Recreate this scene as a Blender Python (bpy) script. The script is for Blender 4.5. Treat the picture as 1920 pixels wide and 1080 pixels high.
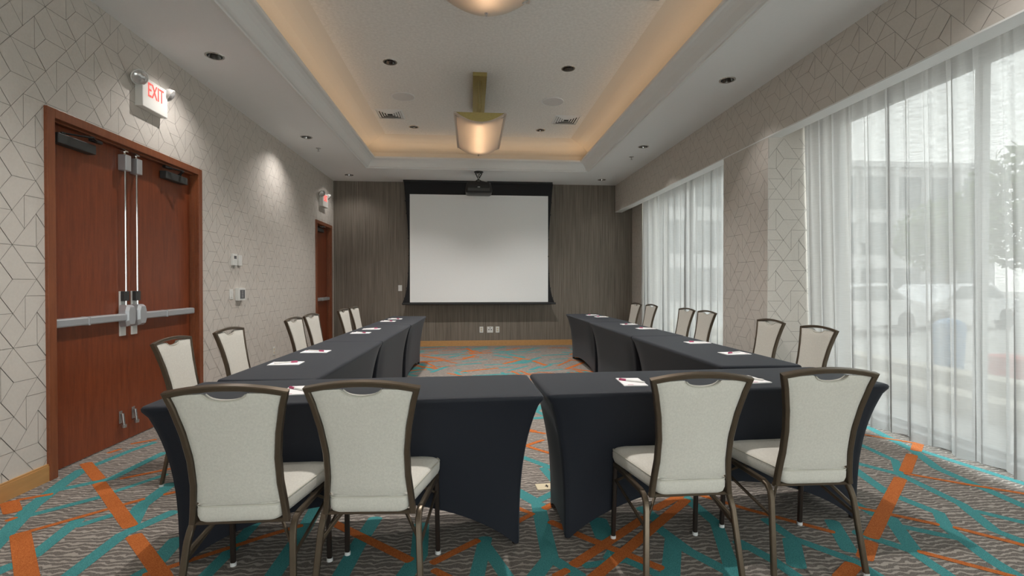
import bpy, bmesh, math, random
from mathutils import Vector, Matrix
random.seed(7)
PI = math.pi
SC = bpy.context.scene
COL = SC.collection
for o in list(bpy.data.objects):
    bpy.data.objects.remove(o)

# ------------------------------------------------------------------ camera, world, light, exposure
F_PX = 916.0
cam = bpy.data.cameras.new('camera')
cam.sensor_width = 36.0
cam.lens = 36.0 * F_PX / 1920.0
cam.clip_start = 0.05
cam_o = bpy.data.objects.new('camera', cam)
COL.objects.link(cam_o)
yaw = math.atan(76 / F_PX)
pitch = math.atan(9 / F_PX * math.cos(yaw))
cam_o.location = (0, 0, 1.30)
cam_o.rotation_euler = (PI / 2 - pitch, 0, -yaw)
SC.camera = cam_o

SC.view_settings.view_transform = 'Standard'
SC.view_settings.look = 'None'
SC.view_settings.gamma = 1
SC.view_settings.use_curve_mapping = False
SC.view_settings.exposure = 1.46
SC.cycles.use_denoising = True
SC.cycles.max_bounces = 10
SC.cycles.diffuse_bounces = 6
SC.cycles.transparent_max_bounces = 16
SC.cycles.sample_clamp_indirect = 6.0
SC.cycles.caustics_reflective = False
SC.cycles.caustics_refractive = False

SKY = 2.5
DOWN_W = 9.0
WASH_W = 18.0
TRAY_W = 88.0
COVE_W = 0.8
PEND_E = 1.2
world = bpy.data.worlds.new('World')
SC.world = world
world.use_nodes = True
wn = world.node_tree
bg = wn.nodes['Background']
# bright hazy sky: a smooth gradient from milky horizon to pale blue zenith
geo = wn.nodes.new('ShaderNodeTexCoord')
sep = wn.nodes.new('ShaderNodeSeparateXYZ')
ramp = wn.nodes.new('ShaderNodeValToRGB')
wn.links.new(geo.outputs['Generated'], sep.inputs[0])
wn.links.new(sep.outputs['Z'], ramp.inputs[0])
wn.links.new(ramp.outputs[0], bg.inputs['Color'])
ramp.color_ramp.elements[0].color = (1.0, 0.985, 0.955, 1)
ramp.color_ramp.elements[1].color = (0.90, 0.95, 1.0, 1)
bg.inputs['Strength'].default_value = SKY


def portal(name, loc, sx, sy, rot):
    l = bpy.data.lights.new(name, 'AREA')
    l.shape = 'RECTANGLE'
    l.size, l.size_y = sx, sy
    l.cycles.is_portal = True
    o = bpy.data.objects.new(name, l)
    o.location = loc
    o.rotation_euler = rot
    COL.objects.link(o)


# sky light portals: added opening behind the camera, then the two right-hand windows
portal('daylight_portal', (.95, -2.7, 1.45), 3.9, 2.9, (PI / 2, 0, 0))
portal('daylight_portal', (3.9, 1.25, 1.5), 3.0, 7.1, (0, PI / 2, 0))
portal('daylight_portal', (3.9, 7.60, 1.5), 3.0, 3.8, (0, PI / 2, 0))

# ------------------------------------------------------------------ room measures
XL, XR = -2.78, 3.04
YB, YF = 10.16, -2.6
ZC = 3.37
ZT = 3.855


# ------------------------------------------------------------------ materials
def mat(name, col=(.8, .8, .8), rough=.6, metal=0.0, spec=.5, noise=0.0, nscale=40, bump=0.0, bscale=200,
        coat=0.0, sheen=0.0, emit=None, es=0.0, nvec=(1, 1, 1)):
    m = bpy.data.materials.new(name)
    m.use_nodes = True
    nt = m.node_tree
    p = nt.nodes['Principled BSDF']
    p.inputs['Base Color'].default_value = (*col, 1)
    p.inputs['Roughness'].default_value = rough
    p.inputs['Metallic'].default_value = metal
    p.inputs['Specular IOR Level'].default_value = spec
    p.inputs['Coat Weight'].default_value = coat
    p.inputs['Sheen Weight'].default_value = sheen
    if emit:
        p.inputs['Emission Color'].default_value = (*emit, 1)
        p.inputs['Emission Strength'].default_value = es
    tc = nt.nodes.new('ShaderNodeTexCoord')
    mp = nt.nodes.new('ShaderNodeMapping')
    mp.inputs['Scale'].default_value = nvec
    nt.links.new(tc.outputs['Object'], mp.inputs[0])
    n = nt.nodes.new('ShaderNodeTexNoise')
    n.inputs['Scale'].default_value = nscale
    n.inputs['Detail'].default_value = 4
    nt.links.new(mp.outputs[0], n.inputs['Vector'])
    mix = nt.nodes.new('ShaderNodeMix')
    mix.data_type = 'RGBA'
    k = max(noise, .02)
    mix.inputs[6].default_value = (*[c * (1 - k) for c in col], 1)
    mix.inputs[7].default_value = (*[min(1, c * (1 + k)) for c in col], 1)
    nt.links.new(n.outputs['Fac'], mix.inputs[0])
    nt.links.new(mix.outputs[2], p.inputs['Base Color'])
    if bump:
        nb = nt.nodes.new('ShaderNodeTexNoise')
        nb.inputs['Scale'].default_value = bscale
        nb.inputs['Detail'].default_value = 3
        nt.links.new(mp.outputs[0], nb.inputs['Vector'])
        b = nt.nodes.new('ShaderNodeBump')
        b.inputs['Strength'].default_value = bump
        b.inputs['Distance'].default_value = .004
        nt.links.new(nb.outputs['Fac'], b.inputs['Height'])
        nt.links.new(b.outputs[0], p.inputs['Normal'])
    return m


M = {}
M['paper'] = mat('wallpaper_ground', (.61, .57, .525), .8, noise=.05, nscale=60, bump=.1, bscale=400)
M['paper_line'] = mat('wallpaper_line', (.30, .28, .255), .6)
M['ceil'] = mat('soffit_paint', (.84, .85, .86), .9)
M['ceil_tex'] = mat('knockdown_plaster', (.84, .83, .81), .95, noise=.16, nscale=34, bump=1.0, bscale=36)
M['cove'] = mat('cove_plaster', (.76, .73, .68), .9)
M['crown'] = mat('crown_paint', (.80, .81, .81), .45)
M['maple'] = mat('maple_trim', (.50, .27, .10), .4, noise=.2, nscale=6, nvec=(6, .6, 6))
M['bronze'] = mat('bronze_tube', (.115, .088, .062), .32, metal=.65, noise=.12)
M['darkmetal'] = mat('dark_tube', (.035, .026, .022), .35, metal=.5)
M['fabric'] = mat('linen_weave', (.555, .535, .485), .85, noise=.16, nscale=120, bump=.35, bscale=420, sheen=.2)
M['welt'] = mat('welt_cord', (.50, .48, .42), .8)
M['glide'] = mat('clear_glide', (.6, .6, .6), .3)
M['spandex'] = mat('stretch_cloth', (.009, .011, .017), .60, spec=.22, noise=.08, nscale=300, sheen=.09)
M['spandex'].node_tree.nodes['Principled BSDF'].inputs['Sheen Tint'].default_value = (.85, .92, 1, 1)
M['laminate'] = mat('table_board', (.18, .16, .14), .5)
M['black'] = mat('black_plastic', (.012, .012, .013), .45)
M['blackcloth'] = mat('black_masking', (.010, .010, .012), .8)
M['screen'] = mat('screen_white', (.86, .88, .89), .9)
M['white'] = mat('white_plastic', (.72, .72, .70), .4)
M['whitepaper'] = mat('note_paper', (.80, .79, .80), .7)
M['pink'] = mat('magenta_print', (.40, .06, .14), .5)
M['steel'] = mat('brushed_steel', (.50, .50, .50), .30, metal=.9, noise=.1, nscale=80)
M['satin'] = mat('satin_alu', (.55, .57, .60), .38, metal=.6)
M['chrome'] = mat('chrome', (.75, .75, .75), .08, metal=1.0)
M['darkchrome'] = mat('dark_chrome', (.30, .29, .28), .12, metal=1.0)
M['brass'] = mat('brushed_brass', (.45, .37, .15), .40, metal=.7, noise=.15, nscale=40)
M['closer'] = mat('charcoal_closer', (.04, .042, .042), .5)
M['red'] = mat('exit_red', (.75, .06, .05), .5, emit=(1, .10, .08), es=.35)
M['signface'] = mat('exit_face', (.74, .73, .70), .4)
M['lens'] = mat('lamp_lens', (.6, .6, .6), .12, metal=.6)
M['grille'] = mat('speaker_grille', (.74, .73, .73), .7, bump=.4, bscale=900)
M['lcd'] = mat('display_dark', (.10, .10, .11), .25)
M['lcdtext'] = mat('display_text', (.5, .5, .5), .5)
M['alu'] = mat('window_frame_white', (.55, .56, .56), .4)
M['shadowgap'] = mat('shadow_gap', (.02, .018, .016), .8)
M['duct'] = mat('duct_dark', (.03, .03, .03), .9)
M['ivory'] = mat('ivory_plastic', (.60, .52, .36), .5)


def wood(name, c1, c2, scale=3.0):
    m = bpy.data.materials.new(name)
    m.use_nodes = True
    nt = m.node_tree
    p = nt.nodes['Principled BSDF']
    tc = nt.nodes.new('ShaderNodeTexCoord')
    mp = nt.nodes.new('ShaderNodeMapping')
    mp.inputs['Scale'].default_value = (1, 14, 1.2)
    nt.links.new(tc.outputs['Object'], mp.inputs[0])
    n = nt.nodes.new('ShaderNodeTexNoise')
    n.inputs['Scale'].default_value = scale
    n.inputs['Detail'].default_value = 8
    n.inputs['Roughness'].default_value = .65
    nt.links.new(mp.outputs[0], n.inputs['Vector'])
    n2 = nt.nodes.new('ShaderNodeTexNoise')
    n2.inputs['Scale'].default_value = 45
    n2.inputs['Detail'].default_value = 5
    nt.links.new(mp.outputs[0], n2.inputs['Vector'])
    add = nt.nodes.new('ShaderNodeMath')
    add.operation = 'MULTIPLY_ADD'
    add.inputs[1].default_value = .45
    nt.links.new(n2.outputs['Fac'], add.inputs[0])
    nt.links.new(n.outputs['Fac'], add.inputs[2])
    r = nt.nodes.new('ShaderNodeValToRGB')
    r.color_ramp.elements[0].position = .45
    r.color_ramp.elements[0].color = (*c1, 1)
    r.color_ramp.elements[1].position = .95
    r.color_ramp.elements[1].color = (*c2, 1)
    nt.links.new(add.outputs[0], r.inputs[0])
    nt.links.new(r.outputs[0], p.inputs['Base Color'])
    p.inputs['Roughness'].default_value = .42
    p.inputs['Coat Weight'].default_value = .22
    p.inputs['Coat Roughness'].default_value = .28
    return m


M['cherry'] = wood('cherry_veneer', (.13, .026, .008), (.25, .058, .018))
M['cherry_frame'] = wood('cherry_frame', (.17, .048, .018), (.27, .085, .034))


def back_wall_mat():
    m = bpy.data.materials.new('striated_wallcovering')
    m.use_nodes = True
    nt = m.node_tree
    p = nt.nodes['Principled BSDF']
    tc = nt.nodes.new('ShaderNodeTexCoord')
    mp = nt.nodes.new('ShaderNodeMapping')
    mp.inputs['Scale'].default_value = (60, 1, 1.1)
    nt.links.new(tc.outputs['Object'], mp.inputs[0])
    n = nt.nodes.new('ShaderNodeTexNoise')
    n.inputs['Scale'].default_value = 1.0
    n.inputs['Detail'].default_value = 5
    n.inputs['Roughness'].default_value = .6
    nt.links.new(mp.outputs[0], n.inputs['Vector'])
    r = nt.nodes.new('ShaderNodeValToRGB')
    r.color_ramp.elements[0].position = .28
    r.color_ramp.elements[0].color = (.105, .088, .070, 1)
    r.color_ramp.elements[1].position = .72
    r.color_ramp.elements[1].color = (.26, .225, .185, 1)
    nt.links.new(n.outputs['Fac'], r.inputs[0])
    nt.links.new(r.outputs[0], p.inputs['Base Color'])
    p.inputs['Roughness'].default_value = .7
    return m


M['striated'] = back_wall_mat()


def carpet_mat(name, base, dark, light, wavy):
    m = bpy.data.materials.new(name)
    m.use_nodes = True
    nt = m.node_tree
    p = nt.nodes['Principled BSDF']
    p.inputs['Roughness'].default_value = .95
    p.inputs['Specular IOR Level'].default_value = .15
    tc = nt.nodes.new('ShaderNodeTexCoord')
    n = nt.nodes.new('ShaderNodeTexNoise')
    n.inputs['Scale'].default_value = 260
    n.inputs['Detail'].default_value = 2
    nt.links.new(tc.outputs['Object'], n.inputs['Vector'])
    r = nt.nodes.new('ShaderNodeValToRGB')
    r.color_ramp.elements[0].position = .35
    r.color_ramp.elements[0].color = (*dark, 1)
    r.color_ramp.elements[1].position = .65
    r.color_ramp.elements[1].color = (*base, 1)
    nt.links.new(n.outputs['Fac'], r.inputs[0])
    out = r.outputs[0]
    if wavy:
        w = nt.nodes.new('ShaderNodeTexWave')
        w.wave_type = 'BANDS'
        w.bands_direction = 'Y'
        w.inputs['Scale'].default_value = 9.5
        w.inputs['Distortion'].default_value = 7.5
        w.inputs['Detail'].default_value = 2.5
        w.inputs['Detail Scale'].default_value = 1.5
        mp = nt.nodes.new('ShaderNodeMapping')
        mp.inputs['Scale'].default_value = (1.0, 1, 1)
        nt.links.new(tc.outputs['Object'], mp.inputs[0])
        nt.links.new(mp.outputs[0], w.inputs['Vector'])
        r2 = nt.nodes.new('ShaderNodeValToRGB')
        r2.color_ramp.elements[0].position = .62
        r2.color_ramp.elements[0].color = (0, 0, 0, 1)
        r2.color_ramp.elements[1].position = .85
        r2.color_ramp.elements[1].color = (1, 1, 1, 1)
        nt.links.new(w.outputs['Fac'], r2.inputs[0])
        mx = nt.nodes.new('ShaderNodeMix')
        mx.data_type = 'RGBA'
        mul = nt.nodes.new('ShaderNodeMath')
        mul.operation = 'MULTIPLY'
        mul.inputs[1].default_value = .62
        nt.links.new(r2.outputs[0], mul.inputs[0])
        nt.links.new(mul.outputs[0], mx.inputs[0])
        nt.links.new(out, mx.inputs[6])
        mx.inputs[7].default_value = (*light, 1)
        out = mx.outputs[2]
    nt.links.new(out, p.inputs['Base Color'])
    b = nt.nodes.new('ShaderNodeBump')
    b.inputs['Strength'].default_value = .35
    b.inputs['Distance'].default_value = .003
    nt.links.new(n.outputs['Fac'], b.inputs['Height'])
    nt.links.new(b.outputs[0], p.inputs['Normal'])
    return m


M['carpet'] = carpet_mat('carpet_taupe', (.20, .178, .162), (.085, .072, .064), (.42, .38, .335), True)
M['carpet_teal'] = carpet_mat('carpet_teal', (.075, .285, .285), (.035, .165, .175), (.1, .3, .3), False)
M['carpet_orange'] = carpet_mat('carpet_orange', (.50, .155, .042), (.32, .08, .018), (.6, .3, .1), False)


def sheer_mat():
    m = bpy.data.materials.new('sheer_voile')
    m.use_nodes = True
    nt = m.node_tree
    for nn in list(nt.nodes):
        nt.nodes.remove(nn)
    out = nt.nodes.new('ShaderNodeOutputMaterial')
    d = nt.nodes.new('ShaderNodeBsdfDiffuse')
    t = nt.nodes.new('ShaderNodeBsdfTranslucent')
    tr = nt.nodes.new('ShaderNodeBsdfTransparent')
    d.inputs[0].default_value = (.56, .555, .55, 1)
    t.inputs[0].default_value = (.36, .357, .353, 1)
    m1 = nt.nodes.new('ShaderNodeMixShader')
    m1.inputs[0].default_value = .55
    nt.links.new(d.outputs[0], m1.inputs[1])
    nt.links.new(t.outputs[0], m1.inputs[2])
    m2 = nt.nodes.new('ShaderNodeMixShader')
    nt.links.new(m1.outputs[0], m2.inputs[1])
    nt.links.new(tr.outputs[0], m2.inputs[2])
    # slubbed weave: the openness varies in fine horizontal threads
    tc = nt.nodes.new('ShaderNodeTexCoord')
    mp = nt.nodes.new('ShaderNodeMapping')
    mp.inputs['Scale'].default_value = (9, 9, 120)
    nt.links.new(tc.outputs['Object'], mp.inputs[0])
    n = nt.nodes.new('ShaderNodeTexNoise')
    n.inputs['Scale'].default_value = 1.5
    n.inputs['Detail'].default_value = 2
    nt.links.new(mp.outputs[0], n.inputs['Vector'])
    mr = nt.nodes.new('ShaderNodeMapRange')
    mr.inputs[1].default_value = .3
    mr.inputs[2].default_value = .7
    mr.inputs[3].default_value = SHEER_A
    mr.inputs[4].default_value = SHEER_B
    nt.links.new(n.outputs['Fac'], mr.inputs[0])
    nt.links.new(mr.outputs[0], m2.inputs[0])
    nt.links.new(m2.outputs[0], out.inputs[0])
    return m


SHEER_A, SHEER_B = .05, .115
M['sheer'] = sheer_mat()
SHEER_A, SHEER_B = .05, .12
M['sheer_hem'] = sheer_mat()


def glass_mat():
    m = bpy.data.materials.new('window_glass')
    m.use_nodes = True
    nt = m.node_tree
    for nn in list(nt.nodes):
        nt.nodes.remove(nn)
    out = nt.nodes.new('ShaderNodeOutputMaterial')
    tr = nt.nodes.new('ShaderNodeBsdfTransparent')
    gl = nt.nodes.new('ShaderNodeBsdfGlossy')
    tr.inputs[0].default_value = (.90, .93, .92, 1)
    gl.inputs['Roughness'].default_value = .02
    mx = nt.nodes.new('ShaderNodeMixShader')
    mx.inputs[0].default_value = .05
    nt.links.new(tr.outputs[0], mx.inputs[1])
    nt.links.new(gl.outputs[0], mx.inputs[2])
    nt.links.new(mx.outputs[0], out.inputs[0])
    return m


M['glass'] = glass_mat()


def shade_mat():
    m = bpy.data.materials.new('acrylic_shade')
    m.use_nodes = True
    nt = m.node_tree
    for nn in list(nt.nodes):
        nt.nodes.remove(nn)
    out = nt.nodes.new('ShaderNodeOutputMaterial')
    d = nt.nodes.new('ShaderNodeBsdfDiffuse')
    t = nt.nodes.new('ShaderNodeBsdfTranslucent')
    d.inputs[0].default_value = (.78, .74, .70, 1)
    t.inputs[0].default_value = (.80, .74, .66, 1)
    m1 = nt.nodes.new('ShaderNodeMixShader')
    m1.inputs[0].default_value = .5
    nt.links.new(d.outputs[0], m1.inputs[1])
    nt.links.new(t.outputs[0], m1.inputs[2])
    nt.links.new(m1.outputs[0], out.inputs[0])
    return m


M['shade'] = shade_mat()


# ------------------------------------------------------------------ mesh helpers
class MB:
    def __init__(s):
        s.v, s.f, s.m = [], [], []

    def add(s, vs, fs, mi=0):
        o = len(s.v)
        s.v += [tuple(p) for p in vs]
        s.f += [tuple(i + o for i in f) for f in fs]
        s.m += [mi] * len(fs)

    def quad(s, a, b, c, d, mi=0):
        s.add([a, b, c, d], [(0, 1, 2, 3)], mi)

    def box(s, x0, x1, y0, y1, z0, z1, mi=0, bev=0.0):
        if bev <= 0:
            v = [(x, y, z) for x in (x0, x1) for y in (y0, y1) for z in (z0, z1)]
            s.add(v, [(0, 1, 3, 2), (4, 6, 7, 5), (0, 4, 5, 1), (2, 3, 7, 6), (0, 2, 6, 4), (1, 5, 7, 3)], mi)
            return
        bm = bmesh.new()
        bmesh.ops.create_cube(bm, size=1)
        for q in bm.verts:
            q.co = Vector(((x0 + x1) / 2 + q.co.x * (x1 - x0), (y0 + y1) / 2 + q.co.y * (y1 - y0), (z0 + z1) / 2 + q.co.z * (z1 - z0)))
        bmesh.ops.bevel(bm, geom=list(bm.edges), offset=bev, segments=2, affect='EDGES', profile=.5)
        s.bm(bm, mi)

    def bm(s, bm, mi=0, mtx=None):
        bm.verts.index_update()
        if mtx:
            bmesh.ops.transform(bm, matrix=mtx, verts=bm.verts)
        s.add([q.co[:] for q in bm.verts], [[q.index for q in f.verts] for f in bm.faces], mi)
        bm.free()

    def cyl(s, p0, p1, r0, r1=None, n=16, mi=0, caps=True):
        r1 = r0 if r1 is None else r1
        p0, p1 = Vector(p0), Vector(p1)
        t = (p1 - p0).normalized()
        a = t.orthogonal().normalized()
        b = t.cross(a)
        vs = []
        for p, r in ((p0, r0), (p1, r1)):
            for i in range(n):
                w = 2 * PI * i / n
                vs.append(p + (a * math.cos(w) + b * math.sin(w)) * r)
        fs = [(i, (i + 1) % n, n + (i + 1) % n, n + i) for i in range(n)]
        if caps:
            fs += [tuple(range(n - 1, -1, -1)), tuple(range(n, 2 * n))]
        s.add(vs, fs, mi)

    def lathe(s, prof, c, axis='z', n=32, mi=0):
        """prof = [(r, h)]; revolves about the axis through c"""
        vs, fs = [], []
        for r, h in prof:
            for i in range(n):
                w = 2 * PI * i / n
                x, y = r * math.cos(w), r * math.sin(w)
                vs.append({'z': (c[0] + x, c[1] + y, c[2] + h), 'x': (c[0] + h, c[1] + x, c[2] + y), 'y': (c[0] + x, c[1] + h, c[2] + y)}[axis])
        for k in range(len(prof) - 1):
            for i in range(n):
                j = (i + 1) % n
                fs.append((k * n + i, k * n + j, (k + 1) * n + j, (k + 1) * n + i))
        s.add(vs, fs, mi)

    def sweep(s, path, w, h, ref, mi=0, closed=False, r=0.0):
        """rectangular (slightly chamfered) bar along a path; w along ref-cross, h along ref"""
        P = [Vector(p) for p in path]
        n = len(P)
        sec = []
        c = r or min(w, h) * .18
        for (a, b) in ((w / 2, h / 2 - c), (w / 2 - c, h / 2), (-w / 2 + c, h / 2), (-w / 2, h / 2 - c), (-w / 2, -h / 2 + c), (-w / 2 + c, -h / 2), (w / 2 - c, -h / 2), (w / 2, -h / 2 + c)):
            sec.append((a, b))
        vs = []
        for i, p in enumerate(P):
            if closed:
                a, b = P[i - 1], P[(i + 1) % n]
            else:
                a, b = P[max(i - 1, 0)], P[min(i + 1, n - 1)]
            d1 = (p - a).normalized() if (p - a).length > 1e-6 else (b - p).normalized()
            d2 = (b - p).normalized() if (b - p).length > 1e-6 else d1
            t = (d1 + d2).normalized()
            rf = Vector(ref[i]) if isinstance(ref[0], (list, tuple)) else Vector(ref)
            sd = t.cross(rf).normalized()
            up = sd.cross(t).normalized()
            k = 1 / max(.5, math.sqrt(max(0.01, (1 + d1.dot(d2)) / 2)))
            for (u, v) in sec:
                vs.append(p + sd * u * k + up * v)
        m8 = len(sec)
        fs = []
        rng = range(n) if closed else range(n - 1)
        for i in rng:
            j = (i + 1) % n
            for q in range(m8):
                fs.append((i * m8 + q, i * m8 + (q + 1) % m8, j * m8 + (q + 1) % m8, j * m8 + q))
        if not closed:
            fs += [tuple(range(m8 - 1, -1, -1)), tuple(range((n - 1) * m8, n * m8))]
        s.add(vs, fs, mi)

    def tube(s, path, r, n=8, mi=0, closed=False):
        P = [Vector(p) for p in path]
        k = len(P)
        vs, fs = [], []
        a = None
        for i, p in enumerate(P):
            q0 = P[i - 1] if (i or closed) else p
            q1 = P[(i + 1) % k] if (i < k - 1 or closed) else p
            t = (q1 - q0).normalized()
            a = t.orthogonal().normalized() if a is None else (a - t * a.dot(t)).normalized()
            b = t.cross(a)
            for j in range(n):
                w = 2 * PI * j / n
                vs.append(p + (a * math.cos(w) + b * math.sin(w)) * r)
        for i in (range(k) if closed else range(k - 1)):
            i2 = (i + 1) % k
            for j in range(n):
                fs.append((i * n + j, i * n + (j + 1) % n, i2 * n + (j + 1) % n, i2 * n + j))
        if not closed:
            fs += [tuple(range(n - 1, -1, -1)), tuple(range((k - 1) * n, k * n))]
        s.add(vs, fs, mi)

    def loft(s, rings, mi=0, cap0=True, cap1=True):
        n = len(rings[0])
        vs = [p for r in rings for p in r]
        fs = []
        for k in range(len(rings) - 1):
            for i in range(n):
                j = (i + 1) % n
                fs.append((k * n + i, k * n + j, (k + 1) * n + j, (k + 1) * n + i))
        if cap0:
            fs.append(tuple(range(n - 1, -1, -1)))
        if cap1:
            fs.append(tuple(range((len(rings) - 1) * n, len(rings) * n)))
        s.add(vs, fs, mi)

    def build(s, name, mats, parent=None, smooth=False, kind=None, label=None):
        me = bpy.data.meshes.new(name)
        me.from_pydata(s.v, [], s.f)
        if not isinstance(mats, (list, tuple)):
            mats = [mats]
        for q in mats:
            me.materials.append(M[q] if isinstance(q, str) else q)
        for p, i in zip(me.polygons, s.m):
            p.material_index = i
        bm = bmesh.new()
        bm.from_mesh(me)
        if smooth:
            bmesh.ops.remove_doubles(bm, verts=bm.verts, dist=1e-5)
        bmesh.ops.recalc_face_normals(bm, faces=bm.faces)
        bm.to_mesh(me)
        bm.free()
        if smooth:
            me.polygons.foreach_set('use_smooth', [True] * len(me.polygons))
            me.set_sharp_from_angle(angle=math.radians(smooth if smooth > 1 else 40))
        me.update()
        o = bpy.data.objects.new(name, me)
        COL.objects.link(o)
        if parent:
            o.parent = parent
        if kind:
            o['kind'] = kind
        if label:
            o['label'] = label
        return o


def tag(o, label, cat, group=None):
    o['label'] = label
    o['category'] = cat
    if group:
        o['group'] = group
    return o


def thing(name, loc, rz, label, cat, group=None):
    o = bpy.data.objects.new(name, None)
    o.empty_display_size = .1
    COL.objects.link(o)
    o.location = loc
    o.rotation_euler = (0, 0, rz)
    return tag(o, label, cat, group)


def kids(o):
    return [c for c in bpy.data.objects if c.parent == o]


def dup_tree(root, loc, rz, label):
    tree = [(root, None)]
    r = root.copy()
    COL.objects.link(r)
    r.location = loc
    r.rotation_euler = (0, 0, rz)
    r['label'] = label
    for ch in KID[root.name]:
        c = ch.copy()
        COL.objects.link(c)
        c.parent = r
        for g in KID.get(ch.name, []):
            d = g.copy()
            COL.objects.link(d)
            d.parent = c
    return r


KID = {}


def remember(root):
    KID[root.name] = kids(root)
    for c in KID[root.name]:
        KID[c.name] = kids(c)
    return root


def rrect(hx, hy, r, n=5, cx=0, cy=0):
    pts = []
    for (sx, sy, a0) in ((1, 1, 0), (-1, 1, 90), (-1, -1, 180), (1, -1, 270)):
        for i in range(n + 1):
            a = math.radians(a0 + 90 * i / n)
            pts.append((cx + sx * (hx - r) + r * math.cos(a), cy + sy * (hy - r) + r * math.sin(a)))
    return pts

# ------------------------------------------------------------------ SETTING: floor
ORANGE=[(0.088,[(-2.77,3.75),(-2.46,3.44)]),
(0.088,[(-2.41,3.37),(-1.82,2.76)]),
(0.046,[(-2.35,2.70),(-1.97,3.10)]),
(0.1,[(-2.33,2.72),(-1.97,2.33),(-1.78,2.13)]),
(0.088,[(-1.73,2.65),(-1.38,2.29),(-1.23,2.12)]),
(0.046,[(-2.32,3.44),(-2.08,3.61)]),
(0.046,[(-1.45,2.29),(-1.06,2.59),(-0.91,2.69)]),
(0.046,[(-2.77,3.97),(-2.74,4.05)]),
(0.046,[(-2.74,4.18),(-2.62,4.28)]),
(0.046,[(-2.71,3.15),(-2.58,3.22)]),
(0.1,[(-2.73,3.12),(-2.60,2.99)]),
(0.046,[(-2.53,2.88),(-2.52,2.91)]),
(0.046,[(-1.88,3.16),(-1.82,3.20)]),
(0.065,[(-0.75,2.71),(-0.29,2.31)]),
(0.055,[(-0.18,2.28),
(0.03,2.46)]),
(0.05,[(-0.17,2.22),(-0.08,2.14)]),
(0.05,[(0.26,2.80),
(0.34,2.72),
(0.24,2.63)]),
(0.046,[(0.51,4.26),
(0.63,4.17)]),
(0.046,[(0.43,3.87),
(0.59,4.00)]),
(0.046,[(0.43,3.87),
(0.59,3.69)]),
(0.06,[(0.42,2.78),
(0.56,2.90)]),
(0.06,[(0.43,2.62),
(0.57,2.45),
(0.86,2.15)]),
(0.07,[(0.47,2.21),
(0.95,2.62)]),
(0.075,[(0.49,2.06),(1.28,2.82)]),
(0.07,[(1.05,2.72),(1.27,2.88)]),
(0.046,[(1.37,2.91),(1.58,2.67),(1.88,2.39)]),
(0.05,[(0.37,2.13),
(0.43,2.17)]),
(0.088,[(1.62,2.01),(1.75,2.10)]),
(0.088,[(1.85,2.15),(1.99,2.28)]),
(0.088,[(2.04,2.33),(2.84,3.01)]),
(0.088,[(2.98,3.12),(3.32,3.42)]),
(0.088,[(3.44,3.51),(3.62,3.67)]),
(0.046,[(3.35,3.92),(3.61,3.65)]),
(0.046,[(2.95,3.09),(3.16,2.91),(3.40,2.73),(3.51,2.62)]),
(0.046,[(2.21,2.66),(2.50,2.42)]),
(0.046,[(2.56,2.38),(2.73,2.19),(2.81,2.10)]),
(0.046,[(2.16,2.18),(2.37,1.98),(2.46,1.89)])]
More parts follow.
